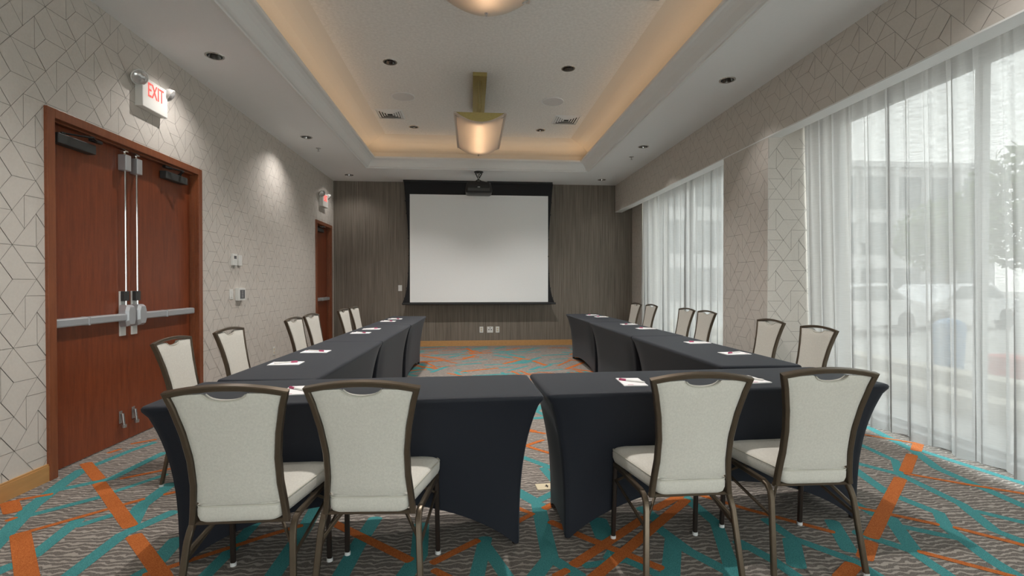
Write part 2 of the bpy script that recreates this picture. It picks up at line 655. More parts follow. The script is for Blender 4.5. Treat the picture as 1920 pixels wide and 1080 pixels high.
TEAL=[(0.09,[(-2.33,2.55),(-2.55,3.05),(-2.66,3.44),(-2.70,3.62)]),
(0.075,[(-2.08,2.49),(-2.15,2.85)]),
(0.06,[(-2.10,2.79),(-2.01,2.90)]),
(0.08,[(-1.78,2.25),(-1.80,2.67),(-1.69,2.91)]),
(0.09,[(-1.82,2.76),(-1.92,3.00),(-1.94,3.32)]),
(0.06,[(-2.47,2.93),(-2.25,3.15)]),
(0.07,[(-2.61,3.27),(-2.39,3.44),(-2.35,3.94)]),
(0.06,[(-2.69,3.66),(-2.64,4.00),(-2.58,4.20)]),
(0.09,[(-1.46,2.39),(-1.49,2.60)]),
(0.05,[(-2.23,3.21),(-2.07,3.49)]),
(0.07,[(-1.18,2.26),(-1.17,2.45),(-1.17,2.77)]),
(0.08,[(-2.13,2.36),(-2.11,2.42)]),
(0.06,[(-1.49,2.28),(-1.47,2.33)]),
(0.085,[(-0.88,2.24),(-0.88,2.63),(-0.90,2.94)]),
(0.085,[(-0.58,2.21),(-0.56,2.50),(-0.53,2.74)]),
(0.09,[(-0.30,2.17),(-0.25,2.35),(-0.27,2.65)]),
(0.075,[(0.02,2.14),
(0.07,2.48)]),
(0.07,[(0.07,2.40),
(0.16,2.13)]),
(0.06,[(0.29,3.04),
(0.37,2.91)]),
(0.06,[(0.28,3.00),
(0.37,2.86)]),
(0.06,[(0.37,2.86),
(0.51,2.99)]),
(0.09,[(0.39,2.84),
(0.37,2.28)]),
(0.08,[(0.37,2.28),
(0.27,2.12)]),
(0.07,[(0.37,2.28),
(0.48,2.12)]),
(0.06,[(0.38,3.62),
(0.57,3.38)]),
(0.06,[(0.50,3.39),
(0.54,3.17)]),
(0.11,[(0.69,2.62),
(0.68,2.44)]),
(0.08,[(0.98,2.74),(1.02,2.59)]),
(0.07,[(0.98,2.53),(1.05,2.28),(1.14,2.12),(1.18,2.05)]),
(0.09,[(1.02,2.39),
(0.86,2.05)]),
(0.075,[(1.29,2.88),(1.32,2.53),(1.19,2.15),(1.13,2.03)]),
(0.06,[(1.33,2.34),(1.34,2.28)]),
(0.065,[(1.34,2.34),(1.41,2.17),(1.44,2.02)]),
(0.065,[(1.61,2.55),(1.63,2.35),(1.78,2.14),(1.80,2.00)]),
(0.09,[(1.61,2.33),(1.49,2.12)]),
(0.08,[(1.96,2.50),(1.83,2.22)]),
(0.06,[(2.26,2.71),(2.25,2.55)]),
(0.07,[(2.00,2.38),(2.13,2.19),(2.11,1.97)]),
(0.075,[(2.67,3.21),(2.57,2.82),(2.63,2.54),(2.52,2.39),(2.43,2.09),(2.41,1.94)]),
(0.07,[(2.77,3.30),(2.90,3.08),(2.87,2.63),(2.74,2.34),(2.77,2.21),(2.81,2.10)]),
(0.06,[(3.12,3.69),(3.09,3.32),(2.90,3.08)]),
(0.075,[(3.57,4.13),(3.42,3.51),(3.26,3.16),(3.21,2.58),(3.23,2.41)]),
(0.07,[(3.47,3.54),(3.57,2.87),(3.59,2.69)]),
(0.08,[(2.31,2.51),(2.14,2.19)]),
(0.06,[(2.30,2.41),(2.48,2.27)]),
(0.06,[(2.87,2.54),(2.99,2.40),(3.09,2.31)]),
(0.05,[(0.52,2.20),
(0.71,2.23)]),
(0.05,[(0.64,2.25),
(0.69,2.33)]),
(0.05,[(0.72,2.23),
(0.83,2.10)])]


def stripe(mb, pts, w, z, mi):
    w = w * (.80 if mi == 2 else .92)
    """flat woven stripe: a ribbon with rounded ends following pts"""
    P = [Vector((x, y)) for x, y in pts]
    n = len(P)
    L, R = [], []
    for i, p in enumerate(P):
        a, b = P[max(i - 1, 0)], P[min(i + 1, n - 1)]
        t = (b - a).normalized()
        nn = Vector((-t.y, t.x)) * w / 2
        L.append(p + nn)
        R.append(p - nn)
    for i in range(n - 1):
        mb.quad((*R[i], z), (*R[i + 1], z), (*L[i + 1], z), (*L[i], z), mi)
    for e, (a, b) in ((0, (P[1], P[0])), (n - 1, (P[-2], P[-1]))):
        t = (b - a).normalized()
        nn = Vector((-t.y, t.x))
        c = P[e]
        arc = [c + nn * (w / 2 * math.cos(PI * k / 6)) + t * (w * .28 * math.sin(PI * k / 6)) for k in range(7)]
        mb.add([(*q, z) for q in reversed(arc)], [tuple(range(7))], mi)


fl = MB()
fl.quad((XL - .3, YF, 0), (3.95, YF, 0), (3.95, YB + .2, 0), (XL - .3, YB + .2, 0), 0)


def inside(pts):
    return all(XL < x < 3.9 and YF < y < YB for x, y in pts)


for rep in (-2, -1, 0):
    dy = rep * 1.72
    for mi, z, lst in ((1, .0005, TEAL), (2, .0013, ORANGE)):
        for w, pts in lst:
            q = []
            for x, y in pts:
                if rep % 2:
                    x = .55 - x
                q.append((min(max(x, XL + .01), 3.88), y + dy)) if x < 3.95 else None
            if rep > 0 and min(p[1] for p in q) < 3.3:
                q = [p for p in q if p[1] > 3.9]
            if rep < 0 and max(p[1] for p in q) > 2.1:
                continue
            if rep == 0 and max(p[1] for p in q) > 4.4:
                continue
            if len(q) > 1 and inside(q) and (Vector(q[0]) - Vector(q[-1])).length > .03:
                stripe(fl, q, w, z + .000002 * (len(fl.f) % 300), mi)
rs = random.Random(11)
for k in range(330):
    y, x = 4.0 + 6.0 * rs.random(), XL + .3 + 6.0 * rs.random()
    o_ = k % 5 < 2
    a = rs.choice((-.8, -.62, .25, .42, .9, 1.05, 1.9)) + rs.uniform(-.12, .12)
    L = rs.uniform(.25, .75)
    c2 = (x + L * math.cos(a), y + L * math.sin(a))
    if XL + .05 < c2[0] < 3.7 and y < c2[1] < YB - .05 or (XL + .05 < c2[0] < 3.7 and 4.0 < c2[1] < YB - .05):
        stripe(fl, [(x, y), c2], (rs.choice((.05, .085)) if o_ else rs.choice((.06, .08, .09))), (.0013 if o_ else .0005) + .000002 * (len(fl.f) % 300), 2 if o_ else 1)
floor = fl.build('floor', ['carpet', 'carpet_teal', 'carpet_orange'], kind='structure')

# ------------------------------------------------------------------ wallpaper lattice
CS, HS = .0825, .105
EDGES = [((1, 6), (3, 6)), ((1, 6), (0, 5)), ((1, 6), (2, 5)), ((2, 5), (3, 4)), ((3, 4), (4, 3)), ((1, 6), (0, 7)), ((2, 5), (4, 5)),
         ((0, 5), (1, 4)), ((1, 4), (3, 4)), ((1, 4), (0, 3)), ((3, 4), (0, 1)), ((2, 3), (4, 3)), ((2, 3), (2, 1)), ((0, 3), (2, 1)),
         ((3, 2), (1, 0)), ((3, 2), (3, 0)), ((3, 2), (4, 1)), ((3, 6), (4, 5))]


def lattice(u0, u1, z0, z1, hole=None):
    """wallpaper line segments in wall coordinates (u along the wall, z up), clipped"""
    out = []
    n0, n1 = int((u0 - 3.128) / CS / 3) - 3, int((u1 - 3.128) / CS / 3) + 3
    for n in range(n0, n1):
        for m in range(-2, 8):
            for (a, b) in EDGES:
                hs = 3 * (n % 2)
                k0, h0, k1, h1 = a[0] + 3 * n, a[1] + hs + 6 * m, b[0] + 3 * n, b[1] + hs + 6 * m
                p = [3.128 + CS * k0, .275 + HS * (h0 - 0), 3.128 + CS * k1, .275 + HS * (h1 - 0)]
                # clip to rectangle (Liang-Barsky)
                t0, t1 = 0.0, 1.0
                dx, dz = p[2] - p[0], p[3] - p[1]
                ok = True
                for (pp, qq) in ((-dx, p[0] - u0), (dx, u1 - p[0]), (-dz, p[1] - z0), (dz, z1 - p[1])):
                    if abs(pp) < 1e-9:
                        if qq < 0:
                            ok = False
                        continue
                    r = qq / pp
                    if pp < 0:
                        t0 = max(t0, r)
                    else:
                        t1 = min(t1, r)
                if not ok or t1 - t0 < .01:
                    continue
                segs = [(p[0] + dx * t0, p[1] + dz * t0, p[0] + dx * t1, p[1] + dz * t1)]
                if hole:
                    res = []
                    for (a0, b0, a1, b1) in segs:
                        for i in range(10):
                            f0, f1 = i / 10, (i + 1) / 10
                            s_ = (a0 + (a1 - a0) * f0, b0 + (b1 - b0) * f0, a0 + (a1 - a0) * f1, b0 + (b1 - b0) * f1)
                            if any(h[0] < s_[0] < h[1] and h[2] < s_[1] < h[3] or h[0] < s_[2] < h[1] and h[2] < s_[3] < h[3] for h in hole):
                                continue
                            res.append(s_)
                    segs = res
                out += segs
    return out


def draw_lines(mb, segs, place, w=.0032, mi=1):
    for (a, b, c, d) in segs:
        t = Vector((c - a, d - b))
        if t.length < 1e-5:
            continue
        n = Vector((-t.y, t.x)).normalized() * w / 2
        e = t.normalized() * w * .4
        mb.quad(place(a - n.x - e.x, b - n.y - e.y), place(c - n.x + e.x, d - n.y + e.y), place(c + n.x + e.x, d + n.y + e.y), place(a + n.x - e.x, b + n.y - e.y), mi)


# doors: opening (y0, y1, top)
D1 = (3.50, 5.22, 2.40)
D2 = (9.06, 9.93, 2.38)
FW = .062          # frame width

# left wall with two door openings
wl = MB()
ys = [YF, D1[0], D1[1], D2[0], D2[1], YB]
for i in range(5):
    z0 = 0 if i % 2 == 0 else (D1[2] if i == 1 else D2[2])
    wl.quad((XL, ys[i], z0), (XL, ys[i + 1], z0), (XL, ys[i + 1], 4.1), (XL, ys[i], 4.1))
holes = [(D1[0] - .03, D1[1] + .03, -1, D1[2] + .03), (D2[0] - .03, D2[1] + .03, -1, D2[2] + .03)]
draw_lines(wl, lattice(1.2, YB, .1, ZC, holes), lambda u, z: (XL + .0006, u, z))
draw_lines(wl, lattice(YF, 1.2, .1, ZC), lambda u, z: (XL + .0006, u, z))
wl.build('wall_left', ['paper', 'paper_line'], kind='structure')

# back wall
wb = MB()
wb.quad((XL - .3, YB, 0), (3.95, YB, 0), (3.95, YB, 4.1), (XL - .3, YB, 4.1))
wb.build('wall_back', 'striated', kind='structure')
wf = MB()
# unseen glazed opening behind the camera, added to light the chair backs
GX0, GX1, GZ = -1.0, 2.9, 2.9
wf.quad((XL - .3, YF, 0), (GX0, YF, 0), (GX0, YF, 4.1), (XL - .3, YF, 4.1))
wf.quad((GX1, YF, 0), (3.95, YF, 0), (3.95, YF, 4.1), (GX1, YF, 4.1))
wf.quad((GX0, YF, GZ), (GX1, YF, GZ), (GX1, YF, 4.1), (GX0, YF, 4.1))
wf.build('wall_front', 'paper', kind='structure')

# right wall: bulkhead, curtain pocket, pier, window header
PY0, PY1 = 4.80, 5.69
wr = MB()
BZ = 2.80
wr.box(XR, XR + .13, YF, YB, BZ + .012, ZC + .6)
wr.box(XR - .002, XR + .145, YF, YB, BZ, BZ + .012, 2)                    # white underside trim
wr.box(XR + .13, 3.95, YF, YB, 3.25, 4.1)                                 # pocket lid
wr.box(3.78, 3.95, YF, YB, 3.00, 3.25)                                    # window header
wr.box(XR, 3.95, PY0, PY1, 0, BZ)                                         # pier
wr.box(XR + .145, 3.95, PY0, PY1, BZ, 3.25)
wr.box(3.41, 3.95, 9.55, YB + .1, 0, 3.25)                                # stub by the back wall
wr.box(XR, 3.95, YF - .1, -2.3, 0, BZ)
wr.box(XR + .145, 3.95, YF - .1, -2.3, BZ, 3.25)
pl = lambda X: (lambda u, z: (X, u, z))
draw_lines(wr, lattice(.6, YB - .01, BZ + .015, ZC), pl(XR - .0006))
draw_lines(wr, lattice(PY0 + .005, PY1 - .005, .01, BZ - .01), pl(XR - .0006))
draw_lines(wr, lattice(9.56, YB - .01, .01, BZ), pl(3.41 - .0006))
draw_lines(wr, lattice(XR + .005, 3.9, .01, BZ - .01), lambda u, z: (u, PY0 - .0006, z))
draw_lines(wr, lattice(XR + .005, 3.9, .01, BZ - .01), lambda u, z: (u, PY1 + .0006, z))
wr.build('wall_right', ['paper', 'paper_line', 'crown'], kind='structure')

# ------------------------------------------------------------------ ceiling
TX0, TX1, TY0, TY1 = -1.855, 2.14, -1.5, 8.92
SOFF = [(-2.33, 4.68), (-2.33, 7.16), (-2.33, 9.585), (2.60, 4.80), (2.60, 7.237), (2.60, 9.613), (-2.33, 2.22), (2.60, 2.34)]
TRAY = [(-.935, 5.765), (1.15, 5.765), (-.935, 8.116), (1.15, 8.116), (-.935, 3.40), (1.15, 3.40)]


def plane_holes(mb, x0, x1, y0, y1, z, holes, mi=0, c=.09):
    hs = [h for h in holes if x0 < h[0] < x1 and y0 < h[1] < y1]
    xs = sorted({x0, x1} | {h[0] - c for h in hs} | {h[0] + c for h in hs})
    yy = sorted({y0, y1} | {h[1] - c for h in hs} | {h[1] + c for h in hs})
    for i in range(len(xs) - 1):
        for j in range(len(yy) - 1):
            a, b, d, e = xs[i], xs[i + 1], yy[j], yy[j + 1]
            hit = [h for h in hs if abs((a + b) / 2 - h[0]) < 1e-4 and abs((d + e) / 2 - h[1]) < 1e-4 and abs(b - a - 2 * c) < 1e-4 and abs(e - d - 2 * c) < 1e-4]
            if not hit:
                cov = [h for h in hs if a >= h[0] - c - 1e-5 and b <= h[0] + c + 1e-5 and d >= h[1] - c - 1e-5 and e <= h[1] + c + 1e-5]
                if not cov:
                    mb.quad((a, d, z), (b, d, z), (b, e, z), (a, e, z), mi)
                continue
            hx, hy, r = hit[0]
            n = 32
            inn = [(hx + r * math.cos(2 * PI * k / n), hy + r * math.sin(2 * PI * k / n), z) for k in range(n)]
            out = []
            for k in range(n):
                w = 2 * PI * k / n
                m_ = max(abs(math.cos(w)), abs(math.sin(w)))
                out.append((hx + c * math.cos(w) / m_, hy + c * math.sin(w) / m_, z))
            mb.add(inn + out, [(k, (k + 1) % n, n + (k + 1) % n, n + k) for k in range(n)], mi)


RD = .064
cl = MB()
sh = [(x, y, RD) for x, y in SOFF]
plane_holes(cl, XL - .01, TX0, YF, YB, ZC, [h for h in sh if h[0] < 0])
plane_holes(cl, TX1, XR + .01, YF, YB, ZC, [h for h in sh if h[0] > 0])
cl.quad((TX0, TY1, ZC), (TX1, TY1, ZC), (TX1, YB, ZC), (TX0, YB, ZC))
cl.quad((TX0, YF, ZC), (TX1, YF, ZC), (TX1, TY0, ZC), (TX0, TY0, ZC))


def ring_loop(ins, z):
    return [(TX0 + ins, TY0 + ins, z), (TX1 - ins, TY0 + ins, z), (TX1 - ins, TY1 - ins, z), (TX0 + ins, TY1 - ins, z)]


# cove: ledge behind the crown, then a plaster cove curving in to the flat tray ceiling
prof = [(-.14, 3.50), (-.14, 3.60), (-.10, 3.665), (0.0, 3.725), (.12, 3.78), (.25, 3.825), (.39, ZT)]
for a, b in zip(prof[:-1], prof[1:]):
    A, B = ring_loop(*a), ring_loop(*b)
    for i in range(4):
        j = (i + 1) % 4
        cl.quad(A[i], A[j], B[j], B[i], 2)
A, B = ring_loop(-.14, 3.50), ring_loop(.15, 3.50)
for i in range(4):
    cl.quad(A[i], A[(i + 1) % 4], B[(i + 1) % 4], B[i], 2)
plane_holes(cl, TX0 + .39, TX1 - .39, TY0 + .39, TY1 - .39, ZT, [(x, y, RD) for x, y in TRAY], 1)
cl.quad((XL - .3, YF - .1, 4.1), (3.95, YF - .1, 4.1), (3.95, YB + .2, 4.1), (XL - .3, YB + .2, 4.1), 0)
ceil = cl.build('ceiling', ['ceil', 'ceil_tex', 'cove'], kind='structure')

cr = MB()
cp = [(-.04, ZC + .001), (-.04, ZC - .014), (-.012, ZC - .014), (-.008, ZC), (.012, ZC + .002), (.03, ZC + .014), (.05, ZC + .04), (.075, ZC + .072), (.105, ZC + .10),
      (.135, ZC + .118), (.155, ZC + .122), (.165, ZC + .128), (.165, ZC + .158), (.14, ZC + .158), (.14, ZC + .135)]
for a, b in zip(cp[:-1], cp[1:]):
    A, B = ring_loop(*a), ring_loop(*b)
    for i in range(4):
        cr.quad(A[i], A[(i + 1) % 4], B[(i + 1) % 4], B[i])
cr.build('trim_1', 'crown', kind='structure')

# baseboards
def baseboard(name, x0, x1, y0, y1):
    b = MB()
    b.box(x0, x1, y0, y1, 0, .100)
    if x1 - x0 < y1 - y0:
        s = 1 if x0 < 0 else -1
        xa, xb = (x0, x1 - .004) if s > 0 else (x0 + .004, x1)
        b.box(xa, xb, y0, y1, .100, .112, 0)
    else:
        b.box(x0, x1, y0 + .004, y1, .100, .112, 0)
    return b.build(name, 'maple', kind='structure')


baseboard('baseboard_left', XL, XL + .016, YF, D1[0] - FW)
baseboard('baseboard_left', XL, XL + .016, D1[1] + FW, D2[0] - FW)
baseboard('baseboard_back', XL, 3.41, YB - .016, YB)
baseboard('baseboard_right', XR - .016, XR, PY0, PY1)

# ------------------------------------------------------------------ doors
LX = XL - .07          # plane of the leaf face


def door_frame(root, D):
    y0, y1, zt = D
    f = MB()
    f.box(XL - .005, XL + .022, y0 - FW, y0, 0, zt + FW, bev=.003)
    f.box(XL - .005, XL + .022, y1, y1 + FW, 0, zt + FW, bev=.003)
    f.box(XL - .005, XL + .022, y0 - .0005, y1 + .0005, zt, zt + FW, bev=.003)
    f.box(XL - .17, XL - .004, y0 - .02, y0 + .001, 0, zt + .02)
    f.box(XL - .17, XL - .004, y1 - .001, y1 + .02, 0, zt + .02)
    f.box(XL - .17, XL - .004, y0, y1, zt - .001, zt + .02)
    f.box(XL - .05, XL - .02, y0, y0 + .012, 0, zt)          # stops
    f.box(XL - .05, XL - .02, y1 - .012, y1, 0, zt)
    f.box(XL - .05, XL - .02, y0, y1, zt - .012, zt)
    return f.build('door_frame', 'cherry_frame', root)


def leaf(root, y0, y1, zt):
    b = MB()
    b.box(LX - .045, LX, y0, y1, .008, zt, bev=.002)
    return b.build('door_leaf', 'cherry', root)


def struct_root(name):
    o = bpy.data.objects.new(name, None)
    COL.objects.link(o)
    o['kind'] = 'structure'
    return o


def closer(leaf_o, ya, yb, z, flip):
    b = MB()
    b.box(LX, LX + .062, ya, yb, z - .035, z + .035, bev=.006)
    o = b.build('door_closer', 'closer', leaf_o)
    a = MB()
    pv = ya + .08 if not flip else yb - .08
    tip = ya + .33 if not flip else yb - .33
    a.cyl((LX + .03, pv, z + .035), (LX + .03, pv, z + .055), .016)
    a.sweep([(LX + .03, pv, z + .05), (LX + .13, (pv + tip) / 2, z + .055)], .022, .008, (0, 0, 1))
    a.sweep([(LX + .13, (pv + tip) / 2, z + .062), (XL + .0, tip, z + .062)], .018, .008, (0, 0, 1))
    a.box(XL - .02, XL + .008, tip - .05, tip + .05, z + .055, z + .075)
    a.build('closer_arm', 'black', leaf_o)
    return o


def push_bar(leaf_o, ya, yb, z, hinge_first):
    b = MB()
    prof = [(LX + .045, z - .030), (LX + .068, z - .028), (LX + .073, z - .020), (LX + .073, z + .020), (LX + .068, z + .028), (LX + .045, z + .030)]
    b.loft([[(x, y, q) for x, q in prof] for y in (ya, yb)])
    b.box(LX + .02, LX + .046, ya, yb, z - .03, z + .03, bev=.003)
    for yy in (ya, yb):
        b.box(LX, LX + .05, yy - .012 if yy == yb else yy, yy if yy == yb else yy + .012, z - .03, z + .03)
    split = ya + (yb - ya) * (.42 if hinge_first else .60)
    b.box(LX + .018, LX + .076, split - .008, split + .008, z - .032, z + .032, bev=.002)
    return b.build('push_bar', 'satin', leaf_o, label='brushed grey push bar')


def rim_device(leaf_o, y, z, s):
    """centre case with back plate; s=-1 the left leaf, s=+1 the right leaf"""
    b = MB()
    b.box(LX, LX + .012, y - .034, y + .034, z - .165, z + .20, bev=.003)
    o1 = b.build('lock_plate', 'white', leaf_o)
    c = MB()
    pr = [(-.034, -.09), (.034, -.09), (.05, -.045), (.05, .045), (.034, .09), (-.034, .09), (-.05, .045), (-.05, -.045)]
    c.loft([[(LX + x, y + a * k, z + b_ * k) for a, b_ in pr] for x, k in ((.012, 1.0), (.062, .96), (.085, .78))])
    c.build('lock_case', 'satin', leaf_o)
    k = MB()
    k.box(LX + .012, LX + .045, y - s * -.0 - .028, y + .028, z + .12, z + .20, bev=.003)
    k.build('rod_guide', 'closer', leaf_o)
    r = MB()
    r.cyl((LX + .035, y, z + .08), (LX + .035, y, 2.24), .0075)
    r.build('vertical_rod', 'chrome', leaf_o)
    t = MB()
    t.box(LX, LX + .065, y - .032, y + .032, 2.215, 2.345, bev=.006)
    t.build('top_latch', 'satin', leaf_o)
    t2 = MB()
    t2.cyl((LX + .03, y, 2.345), (LX + .03, y, 2.385), .012)
    t2.box(LX + .012, LX + .05, y - .02, y + .02, 2.368, 2.380)
    t2.build('latch_bolt', 'chrome', leaf_o)


def floor_stop(leaf_o, y):
    b = MB()
    b.box(LX, LX + .008, y - .016, y + .016, .16, .26, bev=.002)
    b.cyl((LX + .02, y, .24), (LX + .03, y, .145), .010)
    b.cyl((LX + .03, y, .15), (LX + .03, y, .125), .019, .017)
    b.build('kickdown_stop', 'steel', leaf_o)


d1 = struct_root('door_1')
door_frame(d1, D1)
MID = 4.315
l1 = leaf(d1, D1[0] + .004, MID - .002, D1[2] - .004)
l2 = leaf(d1, MID + .002, D1[1] - .004, D1[2] - .004)
BARZ = 1.025
push_bar(l1, D1[0] + .01, MID - .10, BARZ, True)
push_bar(l2, MID + .09, D1[1] - .06, BARZ, True)
rim_device(l1, MID - .075, BARZ + .01, -1)
rim_device(l2, MID + .062, BARZ + .01, 1)
closer(l1, D1[0] + .06, D1[0] + .40, 2.29, False)
closer(l2, D1[1] - .48, D1[1] - .14, 2.30, True)
floor_stop(l1, MID - .10)
floor_stop(l2, MID + .05)
d1['label'] = 'cherry wood double door with push bars and long vertical rods'

d2 = struct_root('door_2')
door_frame(d2, D2)
l3 = leaf(d2, D2[0] + .004, D2[1] - .004, D2[2] - .004)
closer(l3, D2[0] + .10, D2[0] + .48, 2.29, False)
push_bar(l3, D2[0] + .04, D2[1] - .06, 1.0, True)
d2['label'] = 'narrow cherry wood single door in the far left corner'

# ------------------------------------------------------------------ windows
def window(name, y0, y1, step, label):
    root = struct_root(name)
    root['label'] = label
    X = 3.80
    f = MB()
    f.box(X, X + .06, y0, y1, 0, .09)
    f.box(X, X + .06, y0, y1, 2.94, 3.00)
    n = max(1, round((y1 - y0) / step))
    for i in range(n + 1):
        y = y0 + (y1 - y0) * i / n
        f.box(X, X + .06, max(y0, y - .03), min(y1, y + .03), .09, 2.94)
    f.build('window_frame', 'alu', root)
    for i in range(n):
        a, b = y0 + (y1 - y0) * i / n + .028, y0 + (y1 - y0) * (i + 1) / n - .028
        p = MB()
        p.box(X + .025, X + .031, a, b, .088, 2.942)
        p.build('pane', 'glass', root)
    s = MB()
    s.box(3.70, 3.80, y0, y1, 0, .05)
    s.build('window_sill', 'alu', root)


window('window_1', -2.3, PY0, 1.4, 'tall floor-to-head window behind the near sheer curtain')
window('window_2', PY1, 9.55, 1.3, 'tall window behind the far sheer curtain')


def curtain(name, y0, y1, label, seed, xt=3.40, xb=3.49, zb=.060, per=.225):
    rnd = random.Random(seed)
    zt = 3.20
    ncol = int((y1 - y0) / .008)
    folds = []
    # irregular fold phase
    ph, acc = [], 0.0
    k = rnd.uniform(.8, 1.25)
    for i in range(ncol + 1):
        if i % 24 == 0:
            k2 = rnd.uniform(.65, 1.45)
        k += (k2 - k) * .08
        acc += .008 / per * 2 * PI * k
        ph.append(acc)
    amps = [rnd.uniform(.65, 1.25) for _ in range(400)]
    zs = [zt, 3.05, 2.9, 2.7, 2.4, 2.0, 1.6, 1.2, .8, .45, .2, zb + .13, zb]
    mb = MB()
    rows = []
    for z in zs:
        t = (zt - z) / (zt - zb)
        row = []
        for i in range(ncol + 1):
            y = y0 + (y1 - y0) * i / ncol
            p = ph[i]
            a = amps[int(p / (2 * PI)) % 400] * (1 - (p / (2 * PI)) % 1) + amps[(int(p / (2 * PI)) + 1) % 400] * ((p / (2 * PI)) % 1)
            amp = .036 * a * (.75 + .35 * t)
            q = p + .5 * math.sin(t * 2.2 + i * .011)
            x = xt + (xb - xt) * t + amp * math.sin(q) + .010 * math.sin(q * 2.7 + 1 + 3 * t)
            yy = y + (.017 * (.5 + .8 * t)) * math.sin(2 * q) * a
            yy = min(max(yy, y0 + .002 * math.sin(q)), y1)
            row.append((x, yy, z + (.012 * math.sin(q * .5) if z == zb else 0)))
        rows.append(row)
    n = ncol + 1
    vs = [p for r in rows for p in r]
    fs, ms = [], []
    mb.v = vs
    for j in range(len(zs) - 1):
        for i in range(ncol):
            mb.f.append((j * n + i, j * n + i + 1, (j + 1) * n + i + 1, (j + 1) * n + i))
            mb.m.append(1 if j == len(zs) - 2 else 0)
    o = mb.build(name, ['sheer', 'sheer_hem'], smooth=180)
    return tag(o, label, 'curtain', None)


curtain('sheer_curtain', -2.25, PY0 - .01, 'large near white sheer curtain falling in folds to the carpet, right edge of photo', 3)
curtain('sheer_curtain', PY1 + .02, 9.53, 'far white sheer curtain between patterned pier and dark back wall', 5, xt=3.42, xb=3.44)

# frame and panes of the added fill-light opening behind the camera
root = struct_root('added_fill_window')
f = MB()
for i in range(4):
    x = GX0 + (GX1 - GX0) * i / 3
    f.box(x - .03, x + .03, YF - .06, YF, 0, GZ)
f.box(GX0, GX1, YF - .06, YF, 0, .09)
f.box(GX0, GX1, YF - .06, YF, GZ - .06, GZ)
f.build('window_frame', 'alu', root)
for i in range(3):
    x = GX0 + (GX1 - GX0) * i / 3
    p = MB()
    p.box(x + .029, x + 1.271, YF - .034, YF - .028, .088, GZ - .058)
    p.build('pane', 'glass', root)

# ------------------------------------------------------------------ lamps and ceiling fixtures
def spot(parent, z, watt, size=95, blend=.9, col=(1, .95, .90)):
    l = bpy.data.lights.new('downlight_beam', 'SPOT')
    l.energy = watt
    l.spot_size = math.radians(size)
    l.spot_blend = blend
    l.shadow_soft_size = .022
    l.color = col
    o = bpy.data.objects.new('downlight_beam', l)
    COL.objects.link(o)
    o.parent = parent
    o.location = (0, 0, z)


DL = ['above the cherry double door, left soffit', 'left soffit, midway between double door and far door', 'left soffit corner by the dark back wall',
      'right soffit nearest the camera, above the large curtain', 'right soffit, second of three, above the far window', 'right soffit corner by the dark back wall']
DT = ['in the raised tray, left of the pendant mount', 'in the raised tray, right of the pendant mount', 'in the raised tray, behind the left air vent', 'in the raised tray, left of the right air vent']
dl0 = None


def downlight(x, y, z, label, watt, cone=95):
    t = thing('recessed_downlight', (x, y, z), 0, 'round recessed chrome downlight ' + label, 'ceiling light', 'recessed ceiling downlights')
    b = MB()
    b.lathe([(RD, 0.0), (RD, -.004), (RD + .016, -.004), (RD + .018, 0)], (0, 0, 0), n=32)
    b.build('trim_ring', 'chrome', t, smooth=30)
    c = MB()
    c.lathe([(RD, 0.0), (.058, .03), (.046, .075), (.040, .10)], (0, 0, 0), n=32)
    c.build('reflector', 'darkchrome', t, smooth=60)
    l = MB()
    l.lathe([(.046, .074), (.043, .050), (.030, .034), (.012, .030), (0.001, .030)], (0, 0, 0), n=24)
    l.build('lamp', 'black', t, smooth=30)
    spot(t, -.006, watt, cone)
    return t


for i, (x, y) in enumerate(SOFF[:6]):
    downlight(x, y, ZC, DL[i], (WASH_W if x < 0 else DOWN_W) * (.45 if i in (2, 5) else 1), 130 if x < 0 else 92)
for i, (x, y) in enumerate(TRAY[:4]):
    downlight(x, y, ZT, DT[i], TRAY_W, 106)
for i, (x, y) in enumerate(SOFF[6:]):
    downlight(x, y, ZC, ['left soffit above the camera', 'right soffit above the camera'][i], WASH_W if x < 0 else DOWN_W, 120)
for i, (x, y) in enumerate(TRAY[4:]):
    downlight(x, y, ZT, ['raised tray above the camera, left of pendant', 'raised tray above the camera, right of pendant'][i], TRAY_W, 106)

# cove strips: warm LED tape lying on the ledge behind the crown
cw = (1.0, .62, .32)
for (x, y, lx, ly) in ((TX0 + .11, (TY0 + TY1) / 2, .03, TY1 - TY0 - .2), (TX1 - .11, (TY0 + TY1) / 2, .03, TY1 - TY0 - .2),
                       ((TX0 + TX1) / 2, TY1 - .11, TX1 - TX0 - .2, .03), ((TX0 + TX1) / 2, TY0 + .11, TX1 - TX0 - .2, .03)):
    l = bpy.data.lights.new('cove_tape', 'AREA')
    l.shape = 'RECTANGLE'
    l.size, l.size_y = lx, ly
    l.energy = COVE_W * max(lx, ly) / 4
    l.color = cw
    o = bpy.data.objects.new('cove_tape', l)
    COL.objects.link(o)
    o.location = (x, y, 3.512)
    mid = Vector(((TX0 + TX1) / 2, (TY0 + TY1) / 2))
    inw = Vector((1 if x < mid.x else -1, 0, 0)) if ly > lx else Vector((0, 1 if y < mid.y else -1, 0))
    d = inw * math.sin(math.radians(38)) + Vector((0, 0, math.cos(math.radians(38))))
    z_ = -d
    la = Vector((0, 1, 0)) if ly > lx else Vector((1, 0, 0))
    if ly > lx:
        xa = la.cross(z_)
        o.rotation_euler = Matrix((xa, la, z_)).transposed().to_euler()
    else:
        ya = z_.cross(la)
        o.rotation_euler = Matrix((la, ya, z_)).transposed().to_euler()


